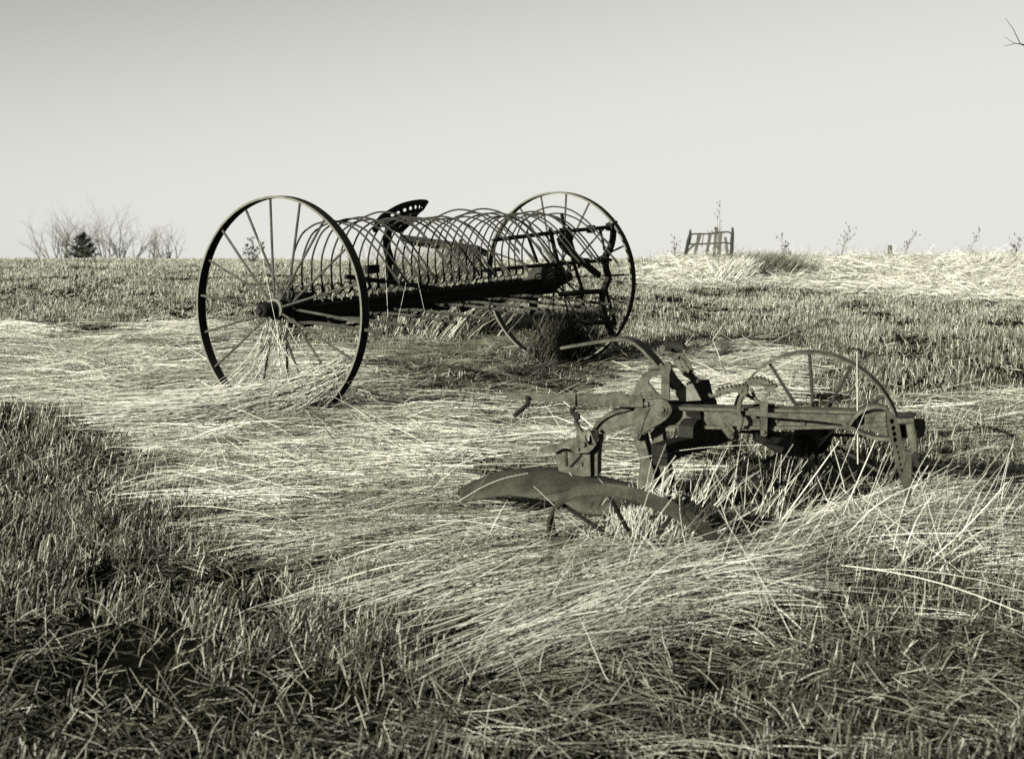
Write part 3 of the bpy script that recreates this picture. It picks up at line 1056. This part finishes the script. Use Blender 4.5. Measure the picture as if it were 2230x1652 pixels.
    m = MB().plate([poly([(1028, 95), (1058, 82), (1086, 100), (1110, 150), (1168, 245), (1262, 220), (1300, 240), (1335, 330), (1392, 430), (1350, 490), (1270, 560), (1060, 575), (1000, 515), (930, 450), (830, 520), (760, 560), (625, 572), (560, 560), (500, 525), (560, 490), (640, 460), (800, 440), (900, 380), (1070, 340), (1085, 230)], z6, -.045),
                    poly([(1272, 240), (1308, 300), (1325, 380), (1315, 445), (1282, 452), (1240, 400), (1212, 335), (1222, 285)], z6, -.045)], PN * .026)
    rb = B(m, 'rear_bracket')
    B(MB().disc(pw(z6(1190, 428), -.045), -PN, .011, .016, 8), 'hex_bolt', par=rb)
    B(MB().disc(pw(z6(1102, 505), -.045), -PN, .008, .012, 6), 'hex_bolt', par=rb)
    B(MB().tube(smooth_path([pw(z6(1360, 190), -.02), pw(z6(1400, 250), -.03), pw(z6(1390, 340), -.03), pw(z6(1350, 300), -.03), pw(z6(1365, 250), -.03)], 4), .008, 8), 'clevis_pin', 'black_iron', rb, 0)
    # mouldboard: twisted plate, and its share running under the wheel
    top = [(78, 1255), (180, 1190), (330, 1112), (450, 1086), (600, 1068), (750, 1065), (900, 1076), (1050, 1106), (1140, 1130), (1300, 1170), (1450, 1215)]
    bot = [(102, 1312), (200, 1292), (330, 1276), (430, 1262), (600, 1275), (750, 1300), (850, 1330), (960, 1380), (1060, 1400), (1250, 1400), (1450, 1380)]
    a = smooth_path([pw(z3(*p), .10) for p in top], 3)
    b = smooth_path([pw(z3(*p), -.18) for p in bot], 3)
    vs, fs = [], []
    rows = 7
    for r_ in range(rows):
        f = r_ / (rows - 1)
        for p, q in zip(a, b):
            vs.append(p.lerp(q, f) + UP * (.035 * math.sin(PI * f)) * 1.0)
    k = len(a)
    for r_ in range(rows - 1):
        for i in range(k - 1):
            fs.append((r_ * k + i, r_ * k + i + 1, (r_ + 1) * k + i + 1, (r_ + 1) * k + i))
    o = B(MB().add(vs, fs), 'mouldboard', 'share_iron', None, 0)
    sd = o.modifiers.new('solid', 'SOLIDIFY')
    sd.thickness = .012
    B(MB().disc(pw(z3(170, 1255), .0) + UP * .01, -PN, .009, .012, 8), 'hex_bolt', par=o)
    # tilted furrow wheel half sunk in the straw
    c, n, rad = wheel_from(1406.4, 1200, 5.173, .383, -.546, -.683)
    w = B(MB().ring(c, n, rad, .011, .0, .052, 80), 'furrow_wheel', 'share_iron', None, 0)
    x, y = frame_along(n)
    B(MB().tube([c - n * .06, c + n * .10], .045, 18), 'hub', 'share_iron', w, 0)
    for k in range(9):
        an = 2 * PI * (k + .12) / 9
        d = x * math.cos(an) + y * math.sin(an)
        B(MB().tube([c + d * .04 + n * .03, c + d * (rad - .008) + n * .026], .008, 8), 'spoke', 'black_iron', w, 0)
    # land wheel beyond the beam
    c, n, rad = wheel_from(1774, 945, 6.07, .372, -.42, -.10)
    w = B(MB().ring(c, n, rad, .010, -.026, .026, 80), 'land_wheel', 'plow_iron', None, 0)
    x, y = frame_along(n)
    h = MB().tube([c - n * .06, c + n * .05, c + n * .05, c + n * .18], [.075, .08, .055, .05], 20)
    h.tube([c + n * .05, c + n * .2 + V((-.12, -.05, .03)), c + n * .22 + V((-.22, -.1, .10))], .03, 10)
    h.plate([[on_plane(*z4(*p), c + n * .16, DARKN) for p in [(1010, 870), (1090, 940), (1200, 975), (1330, 915), (1388, 800), (1335, 762), (1240, 772), (1225, 850), (1080, 830)]]], -DARKN * .06)
    B(h, 'hub', 'black_iron', w, 0)
    for k in range(12):
        an = 2 * PI * (k + .08) / 12
        d = y * math.cos(an) + x * math.sin(an)
        B(MB().tube([c + d * .06, c + d * (rad - .008)], .0075, 8), 'spoke', 'rake_iron', w, 0)
    # clamp castings standing on the beam
    m = MB()
    m.tube(smooth_path([pw(z8(*p), -.05) for p in [(715, 465), (660, 510), (612, 570), (585, 650), (572, 740), (572, 830), (605, 900), (600, 980), (565, 1080), (540, 1180), (520, 1230), (470, 1240)]], 4), .0098, 8)
    m.tube([pw(z8(600, 430), -.05), pw(z8(605, 500), -.05), pw(z8(625, 560), -.05)], .007, 8)
    m.tube([pw(z8(470, 785), -.05), pw(z8(560, 800), -.05)], .011, 8)
    B(m, 'lift_rod', bev=0)
    m = MB().tube([pw(z8(300, 1000), -.09), pw(z8(450, 1195), -.09)], .0155, 14)
    m.tube([pw(z8(368, 965), -.09), pw(z8(490, 1120), -.09)], .006, 8)
    m.disc(pw(z8(445, 1195), -.107), -PN, .010, .01, 10)
    B(m, 'pipe_socket', bev=0)
    B(MB().plate([poly([(918, 650), (1030, 650), (1036, 880), (1030, 1180), (990, 1190), (935, 1180), (915, 880)], z8, -.05)], PN * .02), 'clamp_plate')
    m = MB().disc(pw(z8(968, 1115), -.05), -PN, .008, .012, 10)
    B(m, 'clamp_bolt', bev=0)
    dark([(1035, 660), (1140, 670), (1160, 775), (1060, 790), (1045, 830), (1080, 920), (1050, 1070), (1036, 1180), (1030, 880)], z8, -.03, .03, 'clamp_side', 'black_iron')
    B(MB().tube([pw(z8(620, 725), .08), pw(z8(910, 705), .08), pw(z8(1150, 720), .08)], .0115, 10), 'cross_shaft', 'black_iron', None, 0)
    # fork of the toothed sector
    m = MB().plate([poly([(740, 425), (775, 415), (860, 600), (925, 640), (960, 600), (1000, 520), (1062, 470), (1068, 500), (1015, 590), (1005, 650), (920, 665), (845, 655), (800, 570)], z8, .0)], PN * .02)
    B(m, 'sector_fork')

    def toothed(outer, inner, off, z, name):
        o_ = []
        for i in range(len(outer) - 1):
            (x1, y1), (x2, y2) = outer[i], outer[i + 1]
            L = math.hypot(x2 - x1, y2 - y1)
            nx, ny = (y2 - y1) / L, -(x2 - x1) / L
            o_ += [(x1, y1), (x1 + (x2 - x1) * .35, y1 + (y2 - y1) * .35), (x1 + (x2 - x1) * .45 + nx * 24, y1 + (y2 - y1) * .45 + ny * 24), (x1 + (x2 - x1) * .85 + nx * 24, y1 + (y2 - y1) * .85 + ny * 24)]
        o_.append(outer[-1])
        B(MB().plate([poly(o_ + inner, z, off)], PN * .045), name)
    toothed([(690, 330), (740, 285), (800, 262), (865, 255), (930, 265), (990, 290), (1050, 318), (1110, 355), (1165, 395)], [(1195, 400), (1070, 490), (1010, 430), (955, 380), (850, 362), (740, 385)], .02, z8, 'toothed_sector')
    toothed([(190, 470), (250, 440), (310, 425), (380, 415), (450, 410), (520, 400), (575, 385), (640, 372), (690, 378)], [(720, 400), (715, 470), (600, 490), (470, 485), (330, 515), (205, 540)], .05, z8, 'toothed_rack')
    B(MB().tube(smooth_path([pw(z8(*p), .04) for p in [(80, 500), (110, 540), (150, 535), (200, 530), (260, 520)]], 4), .007, 8), 'rack_hook', par=None, bev=0)
    # two long rods along the beam
    for dy in (0, 34):
        p = [z8(680, 800 + dy), z8(1100, 835 + dy), z8(1600, 875 + dy), z8(2000, 912 + dy), z9(380, 390 + dy * .9), z9(470, 430 + dy * 1.2)]
        B(MB().tube([pw(q_, -.06) for q_ in p], .0052, 8), 'control_rod', bev=0)
    # coil spring under the beam
    p0, p1 = pw(z8(820, 1190), .06), pw(z8(1260, 1420), .10)
    ax = (p1 - p0).normalized()
    x, y = frame_along(ax)
    p = [p0 + ax * ((p1 - p0).length * i / 150) + (x * math.cos(i * .72) + y * math.sin(i * .72)) * .014 for i in range(151)]
    B(MB().tube(p, .0040, 6), 'coil_spring', 'black_iron', None, 0)
    # small hook under the beam
    B(MB().tube(smooth_path([pw(z5(*p), .02) for p in [(1215, 1490), (1228, 1560), (1222, 1620), (1190, 1610)]], 4), .004, 6), 'hook', 'black_iron', None, 0)
    # front clevis: perforated bar, straps, fork and drawbar
    el = lambda x, y, a, b, n=14: [(x + a * math.cos(2 * PI * i / n), y + b * math.sin(2 * PI * i / n)) for i in range(n)]
    holes = [el(1122, 390, 31, 42), el(1142, 490, 30, 40), el(1157, 577, 30, 38), el(1168, 662, 29, 40)] + [el(1195 + 18 * i, 760 + 88 * i, 17, 24) for i in range(5)]
    m = MB().plate([poly([(1040, 205), (1075, 215), (1130, 300), (1195, 335), (1232, 450), (1262, 650), (1312, 830), (1400, 845), (1418, 950), (1418, 1250), (1400, 1450), (1370, 1640), (1330, 1640), (1295, 1400), (1185, 1050), (1085, 650), (1048, 450)], z9, -.10)] + [poly(h, z9, -.10) for h in holes], PN * .020)
    cv = B(m, 'hitch_bar', 'share_iron')
    B(MB().plate([poly([(1060, 230), (1130, 310), (1190, 340), (1225, 450), (1255, 650), (1300, 830), (1330, 1000), (1350, 1400), (1310, 1380), (1200, 1040), (1100, 650), (1062, 450)], z9, -.066)], PN * .008), 'bar_back', 'black_iron', cv, 0)  # black back flange stands for the shade seen through the holes
    B(MB().tube([pw(z9(1395, 900), -.11), pw(z9(1390, 1250), -.11), pw(z9(1375, 1480), -.11)], .008, 8), 'bar_edge', 'share_iron', cv, 0)
    m = MB().strip(smooth_path([pw(z9(*p), -.06) for p in [(400, 500), (490, 440), (560, 345), (660, 255), (760, 205), (860, 175), (960, 185), (1060, 215)]], 4), PN, .05, .012)
    m.strip(smooth_path([pw(z9(*p), -.06) for p in [(415, 510), (480, 490), (550, 505), (640, 560), (740, 600), (860, 640), (960, 652), (1080, 655)]], 4), PN, .05, .012)
    B(m, 'hitch_strap', bev=0)
    m = MB().plate([poly([(720, 300), (850, 262), (1030, 250), (1050, 610), (960, 590), (850, 545), (715, 470)], z9, -.04)], PN * .02)
    for yy in (330, 400, 470):
        m.tube([pw(z9(720, yy), -.042), pw(z9(1030, yy - 15), -.042)], .005, 6)
    B(m, 'hitch_block', bev=0)
    m = MB().tube([pw(z9(1200, 385), -.10), pw(z9(1440, 370), -.10)], .014, 10)
    m.tube([pw(z9(1385, 420), -.11), pw(z9(1420, 600), -.11), pw(z9(1455, 870), -.11)], [.017, .019, .012], 12)
    B(m, 'hitch_fork', bev=0)
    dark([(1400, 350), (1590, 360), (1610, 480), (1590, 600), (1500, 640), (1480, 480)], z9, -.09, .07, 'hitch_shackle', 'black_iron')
    B(MB().tube(smooth_path([pw(z9(*p), -.10) for p in [(1200, 300), (1290, 310), (1400, 300), (1440, 330)]], 3), .014, 8), 'shackle_pin', 'black_iron', None, 0)
    m = MB().strip(smooth_path([pw(z9(*p), -.10) for p in [(1450, 850), (1470, 930), (1485, 1000), (1480, 1050)]], 3), PD, [.022] * 9 + [.012], .03, -.011)
    m.disc(pw(z9(1470, 890), -.13), -PN, .014, .02, 10)
    B(m, 'draw_hook', 'black_iron', None, 0)
    return root


# ------------------------------------------------------------------ far things
def bed_frame():
    zg = lambda x, y: (1440 + .1476 * x, 429.7 + .1476 * y)
    Y = 25.0
    n = V((.12, 1, .02)).normalized()
    P = at(1545, 530, Y)
    p = lambda x, y: on_plane(*zg(x, y), P, n)
    root = thing('bedstead', 'bent iron bedstead end with leaning slats standing on the crest', 'bed frame', (P.x, P.y, float(gz(P.x, P.y))))
    for pts, r in (([(432, 475), (425, 540), (400, 640), (380, 740), (362, 815), (345, 900)], .030), ([(1050, 445), (1055, 520), (1045, 620), (1042, 720), (1035, 840), (1030, 910)], .032)):
        MB().tube([p(*q) for q in pts], [r * .55, r * .8, r * 1.1, r, r * 1.1, r], 10).build('post', 'rake_iron', root)
    for pts in ([(425, 540), (580, 540), (720, 537), (840, 522), (950, 511), (1000, 514), (1035, 540), (1045, 580)], [(395, 690), (560, 688), (720, 682), (860, 673), (980, 672), (1020, 690), (1042, 730)], [(355, 858), (560, 858), (760, 858), (1030, 852)]):
        MB().tube(smooth_path([p(*q) for q in pts], 3), .014, 8).build('rail', 'rake_iron', root)
    for pts, w in (([(582, 528), (545, 650), (490, 850)], .028), ([(722, 540), (700, 680), (662, 870)], .028), ([(822, 438), (800, 600), (780, 850)], .026), ([(877, 500), (868, 640), (848, 880)], .03), ([(944, 585), (965, 700), (975, 890)], .024), ([(500, 690), (450, 730), (380, 800)], .018)):
        MB().strip([p(*q) for q in pts], V((1, 0, 0)), w * 2, .02, -w).build('slat', 'old_wood', root)
    for pts in ([(455, 540), (420, 685)], [(545, 535), (512, 690)], [(628, 545), (602, 690), (600, 735)]):
        MB().tube([p(*q) for q in pts], .008, 6).build('spindle', 'rake_iron', root)


def branching(mb, p, d, L, r, depth, rr, spread=.55, up=.25, twig=None):
    """recursive bare branch; thick wood goes to mb, last two levels to twig"""
    n = 4
    pts, rs = [p], [r]
    for i in range(n):
        d = (d + V((rr.gauss(0, 1), rr.gauss(0, 1), rr.gauss(0, 1) + up)) * .10).normalized()
        p = p + d * (L / n)
        pts.append(p)
        rs.append(r * (1 - .45 * (i + 1) / n))
        if depth > 0 and i > 0 and rr.random() < .9:
            a = V((rr.gauss(0, 1), rr.gauss(0, 1), rr.gauss(0, .7))).normalized()
            dd = (d + a * spread).normalized()
            branching(mb if depth > 2 else twig, p, dd, L * rr.uniform(.5, .75), rs[-1] * .62, depth - 1, rr, spread, up, twig)
    mb.tube(pts, rs, 5)


def bare_shrub(u, Y, v_top, lean, label, seed, stems=4):
    x = (u - CU) / F * Y
    base = V((x, Y, float(gz(x, Y)) - .1))
    H = at(u, v_top, Y).z - base.z
    rr = random.Random(seed)
    root = thing('bare_shrub', label, 'shrub', base, 'bare shrubs beyond the crest')
    t, c = MB(), MB()
    for k in range(stems + 3):
        d = V((lean + rr.gauss(0, .30), rr.gauss(0, .3), 1)).normalized()
        branching(t, base + V((rr.gauss(0, .35), rr.gauss(0, .3), 0)), d, H * rr.uniform(.48, .70), .032, 4, rr, .6, .35, c)
    t.build('trunk', 'bark', root)
    c.build('crown', 'bark', root)


def cedar():
    u, Y = 180, 50.0
    x = (u - CU) / F * Y
    base = V((x, Y, float(gz(x, Y)) - .05))
    top = at(176, 510, Y)
    H = top.z - base.z
    root = thing('young_cedar', 'small dark pointed cedar in front of the bare shrubs', 'tree', base)
    MB().tube([base, base + UP * H * .6, base + UP * H * .96], [.05, .03, .008], 8).build('trunk', 'dark_bark', root)
    rr = random.Random(3)
    S = Strands()
    for k in range(120):
        f = rr.random() ** 1.25
        z = H * (.04 + .94 * f)
        reach = (1 - f) ** .9 * .62 * rr.uniform(.3, 1.25) + .04
        a = rr.random() * 2 * PI
        tip = V((math.cos(a), math.sin(a), rr.uniform(.35, .9)))
        n = 34
        s = np.array([rr.random() for _ in range(n)]) ** .7
        o = np.array(base + UP * z)[None] + s[:, None] * np.array(tip)[None] * reach
        d = np.array(tip)[None] + rng.normal(size=(n, 3)) * .7
        d /= np.linalg.norm(d, axis=1, keepdims=True)
        L = rng.uniform(.05, .13, n)
        P = o[:, None] + d[:, None] * (L[:, None] * np.linspace(0, 1, 3)[None])[..., None]
        S.add(P, np.full(n, .022), np.full(n, rr.random()) * rng.uniform(.6, 1, n), 2, .5)
    o = S.build('crown', 'needles')
    o.parent = root
    o.matrix_parent_inverse = Matrix.Translation(-base)


def leafy_sapling():
    Y = 26.0
    root = thing('leafy_sapling', 'small sapling with ragged leaves seen through the near wheel spokes', 'sapling', at(548, 575, Y))
    rr = random.Random(8)
    t = MB()
    lf = MB()
    zq = lambda x, y: at((680 + .4844 * x) * .5807, (680 + .4844 * y) * .5807, Y + rr.gauss(0, .06))
    b = at(548, 575, Y)
    for tx, ty in ((520, 430), (555, 435), (495, 480), (630, 485), (640, 520), (585, 520), (470, 530), (540, 500)):
        tip = zq(tx, ty)
        p = smooth_path([b, b.lerp(tip, .5) + V((rr.gauss(0, .03), 0, rr.gauss(0, .03))), tip], 4)
        t.tube(p, [.010 - .007 * i / (len(p) - 1) for i in range(len(p))], 5)
        for k in range(12):
            c = p[rr.randrange(len(p) // 2 - 1, len(p))] + V((rr.gauss(0, .035), rr.gauss(0, .035), rr.gauss(0, .03)))
            a = V((rr.gauss(0, 1), rr.gauss(0, 1), rr.gauss(0, 1))).normalized()
            q = a.cross(V((rr.random(), rr.random(), 1))).normalized()
            L, W = rr.uniform(.03, .055), rr.uniform(.015, .024)
            lf.add([c - a * L, c + q * W, c + a * L, c - q * W], [(0, 1, 2, 3)])
            lf.tone += [0.0, 0, 0, 0]
    lf.tone = [rr.random() for _ in lf.v]
    t.build('trunk', 'dark_bark', root)
    lf.build('crown', 'needles', root, smooth=False)


def weed(u, vb, vt, Y, lean, label, seed, n=3, head=True):
    rr = random.Random(seed)
    b = at(u, vb, Y)
    b.z = float(gz(b.x, b.y))
    top = at(u, vt, Y)
    H = top.z - b.z
    root = thing('tall_weed', label, 'weed', b, 'dead weeds along the crest')
    st, heads = MB(), []
    for k in range(n):
        h = H * (1 if k == 0 else rr.uniform(.45, .9))
        le = lean + rr.gauss(0, .10)
        p = smooth_path([b + V((rr.gauss(0, .03), rr.gauss(0, .03), -.03)), b + V((le * h * .4, 0, h * .5)), b + V((le * h, rr.gauss(0, .05), h))], 5)
        st.tube(p, [.007 - .004 * i / (len(p) - 1) for i in range(len(p))], 5)
        for q in range(5):
            s0 = p[rr.randrange(len(p) // 3, len(p))]
            e = s0 + V((rr.gauss(0, .06), rr.gauss(0, .06), rr.uniform(.03, .14)))
            st.tube([s0, e], [.003, .002], 4)
            heads.append(MB().tube([e - UP * .012, e, e + UP * .018], [.004, .010, .003], 6))
        heads.append(MB().tube([p[-1] - UP * .01, p[-1] + UP * .02, p[-1] + UP * .05], [.004, .012, .003], 6))
    st.build('stem', 'bark', root)
    for h in heads:
        h.build('seed_head', 'dark_bark', root)


def bush(u, v, Y, w, h, lean, label, seed, n=700, mat='straw', tone=(.1, .6)):
    S = Strands()
    x0 = (u - CU) / F * Y
    x = x0 + rng.normal(size=n) * w * .35
    y = Y + rng.normal(size=n) * w * .3
    L = h * rng.uniform(.5, 1.15, n)
    az = np.where(rng.random(n) < .7, rng.normal(0 if lean > 0 else PI, .5, n), rng.random(n) * 2 * PI)
    P = stand(x, y, gz(x, y), az, L, rng.uniform(.05, .5, n) + abs(lean) * .5, rng.uniform(.2, .9, n) + abs(lean), 6)
    S.add(P, np.full(n, .007), rng.uniform(*tone, n), 2, .7)
    o = S.build('weed_clump', mat)
    tag(o, label, 'weed clump', None, 'weed clumps along the crest')


def far_things():
    bed_frame()
    for a in ((130, 52, 484, -.38, 'leftmost bare grey shrub spreading low to the left beyond the crest', 31, 5), (150, 54, 474, -.12, 'bare shrub rising just left of the dark cedar', 32, 4), (212, 55, 480, .02, 'bare shrub standing just right of the dark cedar', 33, 4),
              (245, 53, 472, -.02, 'tallest bare shrub of the group right of the cedar', 34, 4), (274, 54, 492, .28, 'bare shrub leaning right at the end of the cedar group', 35, 3), (334, 50, 508, -.04, 'small sparse bare shrub standing alone between shrub group and near wheel', 36, 2), (358, 50, 508, .26, 'thin bare shrub leaning right, nearest to the near wheel', 37, 2)):
        bare_shrub(*a)
    cedar()
    leafy_sapling()
    # weeds on the skyline
    weed(1566, 556, 450, 25.6, .02, 'tallest thin weed rising through the iron bedstead', 51, 5)
    weed(1180 + 2, 560, 520, 27, .0, 'short weed hidden behind the far rake wheel', 52, 2)
    weed(1705, 566, 514, 24, .12, 'weed with seed heads right of the wispy weed clump', 53, 4)
    weed(1830, 562, 497, 25, .22, 'slender weed left of the lone wooden post', 54, 3)
    weed(1965, 558, 512, 25, .35, 'weed leaning right, just right of the wooden post', 55, 3)
    weed(2105, 560, 503, 25, .30, 'slender weed far right of the wooden post', 56, 2)
    weed(2205, 560, 522, 24, .15, 'bushy twig weed at the far right end of the crest', 57, 6)
    weed(1468, 556, 520, 25, .05, 'pale weed just left of the iron bedstead', 58, 3)
    bush(1655, 575, 21.5, .9, .42, .35, 'large wispy grey weed clump right of the bedstead', 61, 2600, 'straw', (.05, .45))
    bush(1590, 590, 20.5, .45, .40, .35, 'pale leaning grass clump in front of the bedstead', 62, 700, 'straw', (.5, 1))
    bush(2160, 580, 23.0, .6, .26, .2, 'low straw tuft near the right end of the crest', 63, 800, 'straw', (.4, .9))
    bush(885, 560, 13.3, .75, .86, .12, 'tall pale grass clump standing behind the rake tines', 64, 3000, 'straw', (.05, .62))
    bush(950, 590, 13.1, .6, .74, .42, 'leaning straw clump against the wooden platform', 65, 1900, 'straw', (.05, .75))
    bush(1222, 720, 11.0, .32, .38, .1, 'dark dead weed clump under the far rake wheel', 66, 1500, 'stubble', (.0, .22))
    # posts
    for (u, vt, vb, Y, r, lab) in ((1938, 535, 562, 27, .045, 'short wooden fence post standing out of the straw at right'), (1719, 548, 566, 26, .025, 'thin fence stake between weed clump and wooden post')):
        a, b = at(u, vt, Y), at(u, vb + 14, Y)
        m = MB().tube([b, b.lerp(a, .6) + V((.006, 0, 0)), a, a + UP * .008], [r * 1.05, r, r * .95, r * .7], 9)
        o = m.build('fence_post', 'old_wood', None, origin=b)
        tag(o, lab, 'post')
    # low timber platform half buried in straw behind the rake
    zA = lambda x, y: (801.4 + .14058 * x, 418.1 + .14058 * y)
    Yp = 13.6
    a, b = at(*zA(500, 655), Yp), at(*zA(1700, 835), Yp - .4)
    root = thing('timber_platform', 'low dark timber platform with a loop handle, seen through the rake tines', 'platform', (a.x, a.y, float(gz(a.x, a.y))))
    n = (b - a).normalized()
    back = V((-n.y, n.x, 0)).normalized()
    dn = V((0, 0, -.055))
    m = MB().plate([[a, b, b + back * .22 - UP * .06, a + back * .22 - UP * .06]], dn)
    m.build('deck', 'black_iron', root, bevel=.006)
    for (f, g) in ((.92, .11),):
        q = a.lerp(b, f) + back * g
        MB().box(V((q.x, q.y, (q.z + dn.z) / 2)), V((.04, 0, 0)), V((0, .04, 0)), UP * ((q.z + dn.z) / 2)).build('leg', 'black_iron', root)
    q = a.lerp(b, .56)
    MB().plate([[q + dn, b.lerp(a, .02) + dn, b.lerp(a, .02) + dn - UP * .42, q + dn - UP * .5]], back * .03).build('under_deck_shade', 'black_iron', root)  # black sheet added in place of the shade under the deck
    q1, q2 = at(*zA(1418, 800), Yp - .45), at(*zA(1455, 800), Yp - .45)
    MB().tube([q1, at(*zA(1418, 740), Yp - .45), at(*zA(1455, 742), Yp - .45), q2], .008, 8).build('loop_handle', 'rake_iron', root)
    # young tree just outside the right edge; one twig reaches into the picture
    Y = 7.5
    base = V((3.75, Y, float(gz(3.75, Y))))
    root = thing('bare_tree', 'bare tree at the right edge, one forked twig against the sky', 'tree', base)
    t, c = MB(), MB()
    top = at(2330, 130, Y)
    t.tube(smooth_path([base - UP * .1, base + V((-.05, 0, 1.2)), base + V((.05, .1, 2.4)), base + V((.0, .1, 3.4))], 5), [.05 - .035 * i / 15 for i in range(16)], 9)
    j = base + V((.02, .05, 1.9))
    k1 = at(2222, 96, Y)
    c.tube(smooth_path([j, at(2290, 125, Y), at(2245, 104, Y), k1], 4), [.012 - .008 * i / 12 for i in range(13)], 6)
    c.tube([k1, at(2208, 66, Y), at(2190, 40, Y)], [.0030, .0022, .0012], 5)
    c.tube([k1, at(2211, 95, Y), at(2186, 101, Y)], [.0030, .0022, .0012], 5)
    c.tube([at(2211, 95, Y), at(2198, 88, Y), at(2187, 80, Y)], [.0018, .0012, .0009], 5)
    rr = random.Random(77)
    for k in range(7):
        d = V((rr.uniform(.3, 1), rr.gauss(0, .6), rr.uniform(.1, .8))).normalized()
        branching(t, base + V((.02, .05, 1.4 + .28 * k)), d, .8, .014, 3, rr, .6, .2, c)
    t.build('trunk', 'dark_bark', root)
    c.build('crown', 'dark_bark', root)


# ------------------------------------------------------------------ light, sky, camera
def light():
    el = R(16.5)
    az = math.atan2(.78, .62)                       # shadows run towards +x, +y
    d = V((math.cos(az) * math.cos(el), math.sin(az) * math.cos(el), -math.sin(el)))
    L = bpy.data.lights.new('sun', 'SUN')
    L.energy = 5.0
    L.angle = R(.53)
    L.color = (1, .985, .90)
    o = bpy.data.objects.new('sun', L)
    COL.objects.link(o)
    o.rotation_euler = d.to_track_quat('-Z', 'Y').to_euler()
    w = bpy.data.worlds.new('World')
    sc.world = w
    w.use_nodes = True
    nt = w.node_tree
    bg = nt.nodes['Background']
    tc = nt.nodes.new('ShaderNodeTexCoord')
    mp = nt.nodes.new('ShaderNodeMapping')
    mp.vector_type = 'TEXTURE'
    mp.inputs['Rotation'].default_value = (R(-6.0), 0, 0)      # the field slopes up, so the true horizon lies lower
    nt.links.new(tc.outputs['Generated'], mp.inputs['Vector'])
    s = nt.nodes.new('ShaderNodeTexSky')
    s.sky_type = 'NISHITA'
    s.sun_disc = False
    s.sun_elevation = el
    s.sun_rotation = math.atan2(-.62, -.78)
    nt.links.new(mp.outputs[0], s.inputs['Vector'])
    sp = nt.nodes.new('ShaderNodeSeparateColor')
    nt.links.new(s.outputs[0], sp.inputs[0])
    mn = nt.nodes.new('ShaderNodeMath')
    mn.operation = 'SMOOTH_MIN'
    mn.inputs[1].default_value = 3.9
    mn.inputs[2].default_value = 2.5
    nt.links.new(sp.outputs[1], mn.inputs[0])                  # black-and-white film behind a filter: one channel only
    mx = nt.nodes.new('ShaderNodeMix')
    mx.data_type = 'RGBA'
    mx.blend_type = 'MULTIPLY'
    mx.inputs[0].default_value = 1
    mx.inputs[7].default_value = (1, .998, .938, 1)
    pw_ = nt.nodes.new('ShaderNodeMath')                         # film-like contrast on the sky alone, darkening it overhead to cut fill
    pw_.operation = 'POWER'
    pw_.inputs[1].default_value = 2.0
    nt.links.new(mn.outputs[0], pw_.inputs[0])
    ml = nt.nodes.new('ShaderNodeMath')
    ml.operation = 'MULTIPLY'
    ml.inputs[1].default_value = 5.1 / 3.9 ** 2
    nt.links.new(pw_.outputs[0], ml.inputs[0])
    nt.links.new(ml.outputs[0], mx.inputs[6])
    nt.links.new(mx.outputs[2], bg.inputs['Color'])
    bg.inputs['Strength'].default_value = .0545


def camera():
    c = bpy.data.cameras.new('camera')
    c.sensor_width = 56
    c.lens = 56 * F / 2230
    c.shift_y = -(826 - HV) / 2230
    c.clip_start = .05
    c.clip_end = 2000
    c.dof.use_dof = True
    c.dof.focus_distance = 8.6
    c.dof.aperture_fstop = 7
    o = bpy.data.objects.new('camera', c)
    COL.objects.link(o)
    o.location = (0, 0, EYE)
    o.rotation_euler = (PI / 2, 0, 0)
    sc.camera = o
    vs = sc.view_settings
    sc.display_settings.display_device = 'sRGB'
    vs.view_transform = 'Standard'
    vs.look = 'None'
    vs.exposure = 1.5
    vs.gamma = 1
    sc.cycles.max_bounces = 4
    sc.cycles.diffuse_bounces = 0
    sc.cycles.use_denoising = False


ground()
grass()
rake()
plow()
far_things()
light()
camera()
for o in ALL:
    if '_o' in o:
        del o['_o']
